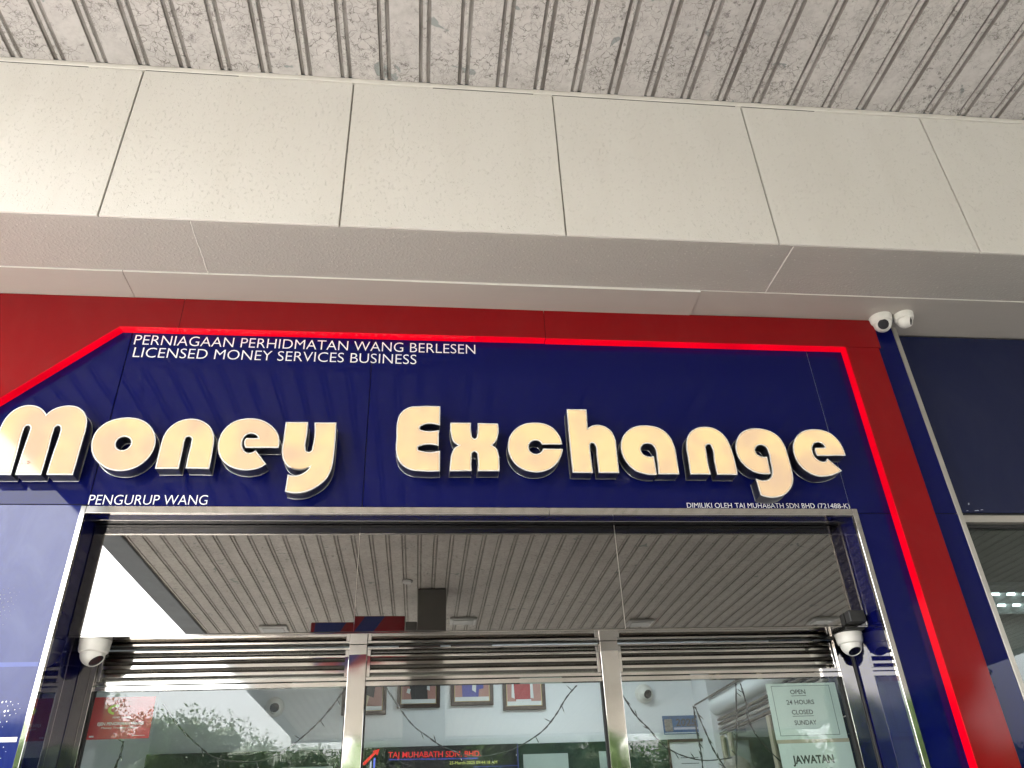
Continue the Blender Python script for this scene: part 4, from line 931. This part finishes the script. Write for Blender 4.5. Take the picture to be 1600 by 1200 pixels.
for y in (2.12, 2.45):
    MB().tube([(4.6, y, 3.365), (6.05, y, 3.365)], .012, 8).build('tube', M['lamp_on'], fx)
    for i in range(11):
        x = 4.62 + i * .14
        MB().prismx([(y - .14, 3.384), (y + .14, 3.384), (y + .05, 3.315), (y - .05, 3.315)], x, x + .003).build('louvre_blade', M['fixture'], fx)
for y in (1.96, 2.28, 2.60): MB().box(4.56, 6.09, y, y + .004, 3.33, 3.384).build('louvre_side', M['fixture'], fx)

# ================================================================== PERSON INSIDE (only the crown shows)
def skin(name, joints, edges, mat, parent, lv=2, root=0):
    me = bpy.data.meshes.new(name); me.from_pydata([j[:3] for j in joints], edges, [])
    o = bpy.data.objects.new(name, me); C.objects.link(o); o.parent = parent; me.materials.append(mat)
    md = o.modifiers.new('skin', 'SKIN'); md.use_smooth_shade = True
    for i, j in enumerate(joints):
        sv = me.skin_vertices[0].data[i]; sv.radius = (j[3], j[4] if len(j) > 4 else j[3]); sv.use_root = (i == root)
    s = o.modifiers.new('sub', 'SUBSURF'); s.levels = s.render_levels = lv
    return o
def person():
    t = thing('person', 'grey-haired person inside behind the right door glass, only the crown of the head in view', 'person', (1.80, .88, .325))
    J = [(0, 0, .92, .15, .11), (0, 0, 1.10, .14, .10), (0, 0, 1.32, .17, .11), (0, .01, 1.44, .08, .07), (0, 0, 1.53, .055, .055), (0, -.01, 1.63, .072, .085), (0, -.005, 1.71, .065, .078),
         (-.09, 0, .86, .09, .09), (-.10, -.01, .48, .06, .06), (-.10, .02, .09, .04, .04), (-.10, -.12, .04, .035, .03), (.09, 0, .86, .09, .09), (.10, -.01, .48, .06, .06), (.10, .02, .09, .04, .04), (.10, -.12, .04, .035, .03),
         (-.19, 0, 1.40, .055, .055), (-.25, .01, 1.12, .042, .042), (-.22, -.15, .93, .03, .03), (-.21, -.24, .92, .03, .018), (.19, 0, 1.40, .055, .055), (.25, .01, 1.12, .042, .042), (.22, -.15, .93, .03, .03), (.21, -.24, .92, .03, .018)]
    E_ = [(0, 1), (1, 2), (2, 3), (3, 4), (4, 5), (5, 6), (0, 7), (7, 8), (8, 9), (9, 10), (0, 11), (11, 12), (12, 13), (13, 14), (3, 15), (15, 16), (16, 17), (17, 18), (3, 19), (19, 20), (20, 21), (21, 22)]
    for sgn, w in ((-1, 18), (1, 22)):      # fingers
        bx_, by_, bz_ = J[w][:3]
        for k in range(4):
            i = len(J); J.append((bx_ + sgn * (.022 - .014 * k), by_ - .045, bz_ - .005, .008, .008)); J.append((bx_ + sgn * (.022 - .014 * k), by_ - .07 + .005 * abs(k - 1), bz_ - .02, .007, .007)); E_ += [(w, i), (i, i + 1)]
        i = len(J); J.append((bx_ - sgn * .035, by_ + .01, bz_ - .01, .009, .009)); J.append((bx_ - sgn * .045, by_ - .02, bz_ - .02, .008, .008)); E_ += [(w - 1, i), (i, i + 1)]
    skin('body', J, E_, M['skin'], t)
    Sh = [(0, 0, .93, .165, .125), (0, 0, 1.10, .155, .115), (0, 0, 1.32, .185, .125), (0, .01, 1.43, .10, .085), (-.19, 0, 1.41, .07, .07), (-.235, .005, 1.20, .06, .06), (.19, 0, 1.41, .07, .07), (.235, .005, 1.20, .06, .06)]
    skin('shirt', Sh, [(0, 1), (1, 2), (2, 3), (3, 4), (4, 5), (3, 6), (6, 7)], M['shirt'], t)
    Tr = [(0, 0, .90, .165, .125), (-.09, 0, .84, .105, .105), (-.10, -.01, .48, .08, .08), (-.10, .02, .10, .07, .07), (.09, 0, .84, .105, .105), (.10, -.01, .48, .08, .08), (.10, .02, .10, .07, .07)]
    skin('trousers', Tr, [(0, 1), (1, 2), (2, 3), (0, 4), (4, 5), (5, 6)], M['trousers'], t)
    # face details
    hd = Vector((1.80, .88, .325))
    for sx in (-.028, .028):
        q = MB(); q.lathe([(.011 * math.sin(a), .011 * math.cos(a)) for a in [.01, .5, 1.0, 1.57, 2.2, 3.13]], 12, Matrix.Translation(hd + Vector((sx, -.082, 1.645)))); q.build('eye', M['white_paper'], t, True)
        q = MB(); q.lathe([(.018 * math.sin(a), .03 * math.cos(a)) for a in [.01, .5, 1.0, 1.57, 2.2, 3.13]], 12, Matrix.Translation(hd + Vector((sx * 2.75, .0, 1.635)))); q.build('ear', M['skin'], t, True)
    q = MB(); q.tube([hd + Vector((0, -.085, 1.65)), hd + Vector((0, -.108, 1.615)), hd + Vector((0, -.088, 1.605))], [.008, .014, .010], 8); q.build('nose', M['skin'], t, True)
    q = MB(); q.tube([hd + Vector((-.022, -.083, 1.575)), hd + Vector((0, -.090, 1.573)), hd + Vector((.022, -.083, 1.575))], .005, 6); q.build('mouth', M['cloth_red'], t, True)
    # hair: scalp cap plus strands
    b = bmesh.new(); rg = random.Random(5); c0 = hd + Vector((0, .012, 1.665))
    bmesh.ops.create_uvsphere(b, u_segments=24, v_segments=14, radius=1)
    for v in b.verts: v.co = c0 + Vector((v.co.x * .086, v.co.y * .100, max(v.co.z, -.25) * .098))
    for k in range(2600):
        th = rg.uniform(0, 2 * math.pi); ph = math.acos(rg.uniform(-.1, 1))
        n = Vector((math.sin(ph) * math.cos(th), math.sin(ph) * math.sin(th), math.cos(ph)))
        p0 = c0 + Vector((n.x * .085, n.y * .099, n.z * .097)); tv = (Vector((rg.uniform(-.4, 1), rg.uniform(-.3, .3), -.3)) - n * .2)
        d = (n * rg.uniform(.2, .9) + tv.normalized()).normalized() * rg.uniform(.014, .03); s_ = n.cross(d).normalized() * .0009
        b.faces.new([b.verts.new(p0 - s_), b.verts.new(p0 + s_), b.verts.new(p0 + d)])
    o = link_bm(b, 'hair', [M['hair']], t); o['kind'] = 'stuff'
person()

# ================================================================== TREES ACROSS THE ROAD (seen as reflections in the glass)
def tree_meshes(seed, h, rad):
    rg = random.Random(seed); q = MB()
    q.tube([(0, 0, 0), (.05, .03, h * .25), (-.05, .1, h * .5), (.05, 0, h * .8)], [.28, .22, .16, .05], 9)
    cl = []
    for k in range(11):
        a = rg.uniform(0, 6.28); z = rg.uniform(.3, .6) * h; r = rg.uniform(.35, .8) * rad; e_ = Vector((r * math.cos(a), r * math.sin(a), z + rg.uniform(.1, .3) * h))
        q.tube([(0, 0, z), tuple(Vector((0, 0, z)).lerp(e_, .5) + Vector((0, 0, .2))), tuple(e_)], [.11, .07, .03], 6); cl.append((e_, rg.uniform(.25, .42) * rad))
    for k in range(9): cl.append((Vector((rg.uniform(-.5, .5) * rad, rg.uniform(-.5, .5) * rad, rg.uniform(.55, .88) * h)), rg.uniform(.28, .42) * rad))
    me1 = bpy.data.meshes.new('trunk'); q.bm.to_mesh(me1); q.bm.free(); me1.materials.append(M['bark'])
    V_ = []; F_ = []
    for c, r in cl:
        ic = bmesh.new(); bmesh.ops.create_icosphere(ic, subdivisions=2, radius=1); i0 = len(V_)
        for v in ic.verts: V_.append(c + v.co * r * rg.uniform(.50, .74))
        for f_ in ic.faces: F_.append(tuple(i0 + v.index for v in f_.verts))
        ic.free()
        for k in range(760):
            n = Vector((rg.gauss(0, 1), rg.gauss(0, 1), rg.gauss(0, .8))).normalized(); p_ = c + n * r * rg.uniform(.60, 1.10)
            u = Vector((rg.gauss(0, 1), rg.gauss(0, 1), rg.gauss(0, 1))).normalized(); w = u.orthogonal().normalized(); s_ = rg.uniform(.05, .11); i = len(V_)
            V_ += [p_ - u * s_, p_ + w * s_ * .6, p_ + u * s_, p_ - w * s_ * .6]; F_.append((i, i + 1, i + 2, i + 3))
    me2 = bpy.data.meshes.new('crown'); me2.from_pydata(V_, [], F_); me2.materials.append(M['leaf']); return me1, me2
TM = [tree_meshes(11, 8.2, 3.6), tree_meshes(12, 7.4, 3.2), tree_meshes(13, 8.8, 3.9), tree_meshes(14, 6.6, 3.4)]
tl = ['leftmost leafy green tree reflected in the left door glass', 'tall round tree reflected beside the red sticker', 'full leafy tree reflected behind the left fairy light loop', 'lower green tree reflected at the canopy edge in the left glass',
      'dark tree mass reflected low in the middle glass', 'green tree reflected in the left steel door post', 'green tree reflected in the right steel door post', 'tree reflected behind the framed certificate', 'tree reflected behind the pale notices',
      'dark tree reflected in the right navy reveal', 'dark tree reflected low in the right navy panel', 'dark tree reflected under the neighbouring window', 'tree at the far left beyond the forecourt', 'tree furthest left beyond the forecourt']
tx = [-12.4, -16, -9.2, -5.8, -1.5, 2.2, 6, 9.8, 13.8, 18, 22.5, 27, -20.5, -25.5]
for i, x in enumerate(tx):
    t = thing('leafy_tree', tl[i], 'tree', (x, -33.5 - (i * 37 % 5) * .9, 0), 'trees across the road')
    m1, m2 = TM[i % 4]; sc = 1 + .08 * math.sin(i * 2.7)
    for nm, me in (('trunk', m1), ('crown', m2)):
        o = bpy.data.objects.new(nm, me); C.objects.link(o); o.parent = t; o.rotation_euler.z = i * 1.3
    t.scale = (sc, sc, sc)
    t.children[1]['kind'] = 'stuff' if False else t.children[1].get('kind', '') or 'thing'
for o in list(S.objects):
    if o.get('kind') == 'thing': del o['kind']
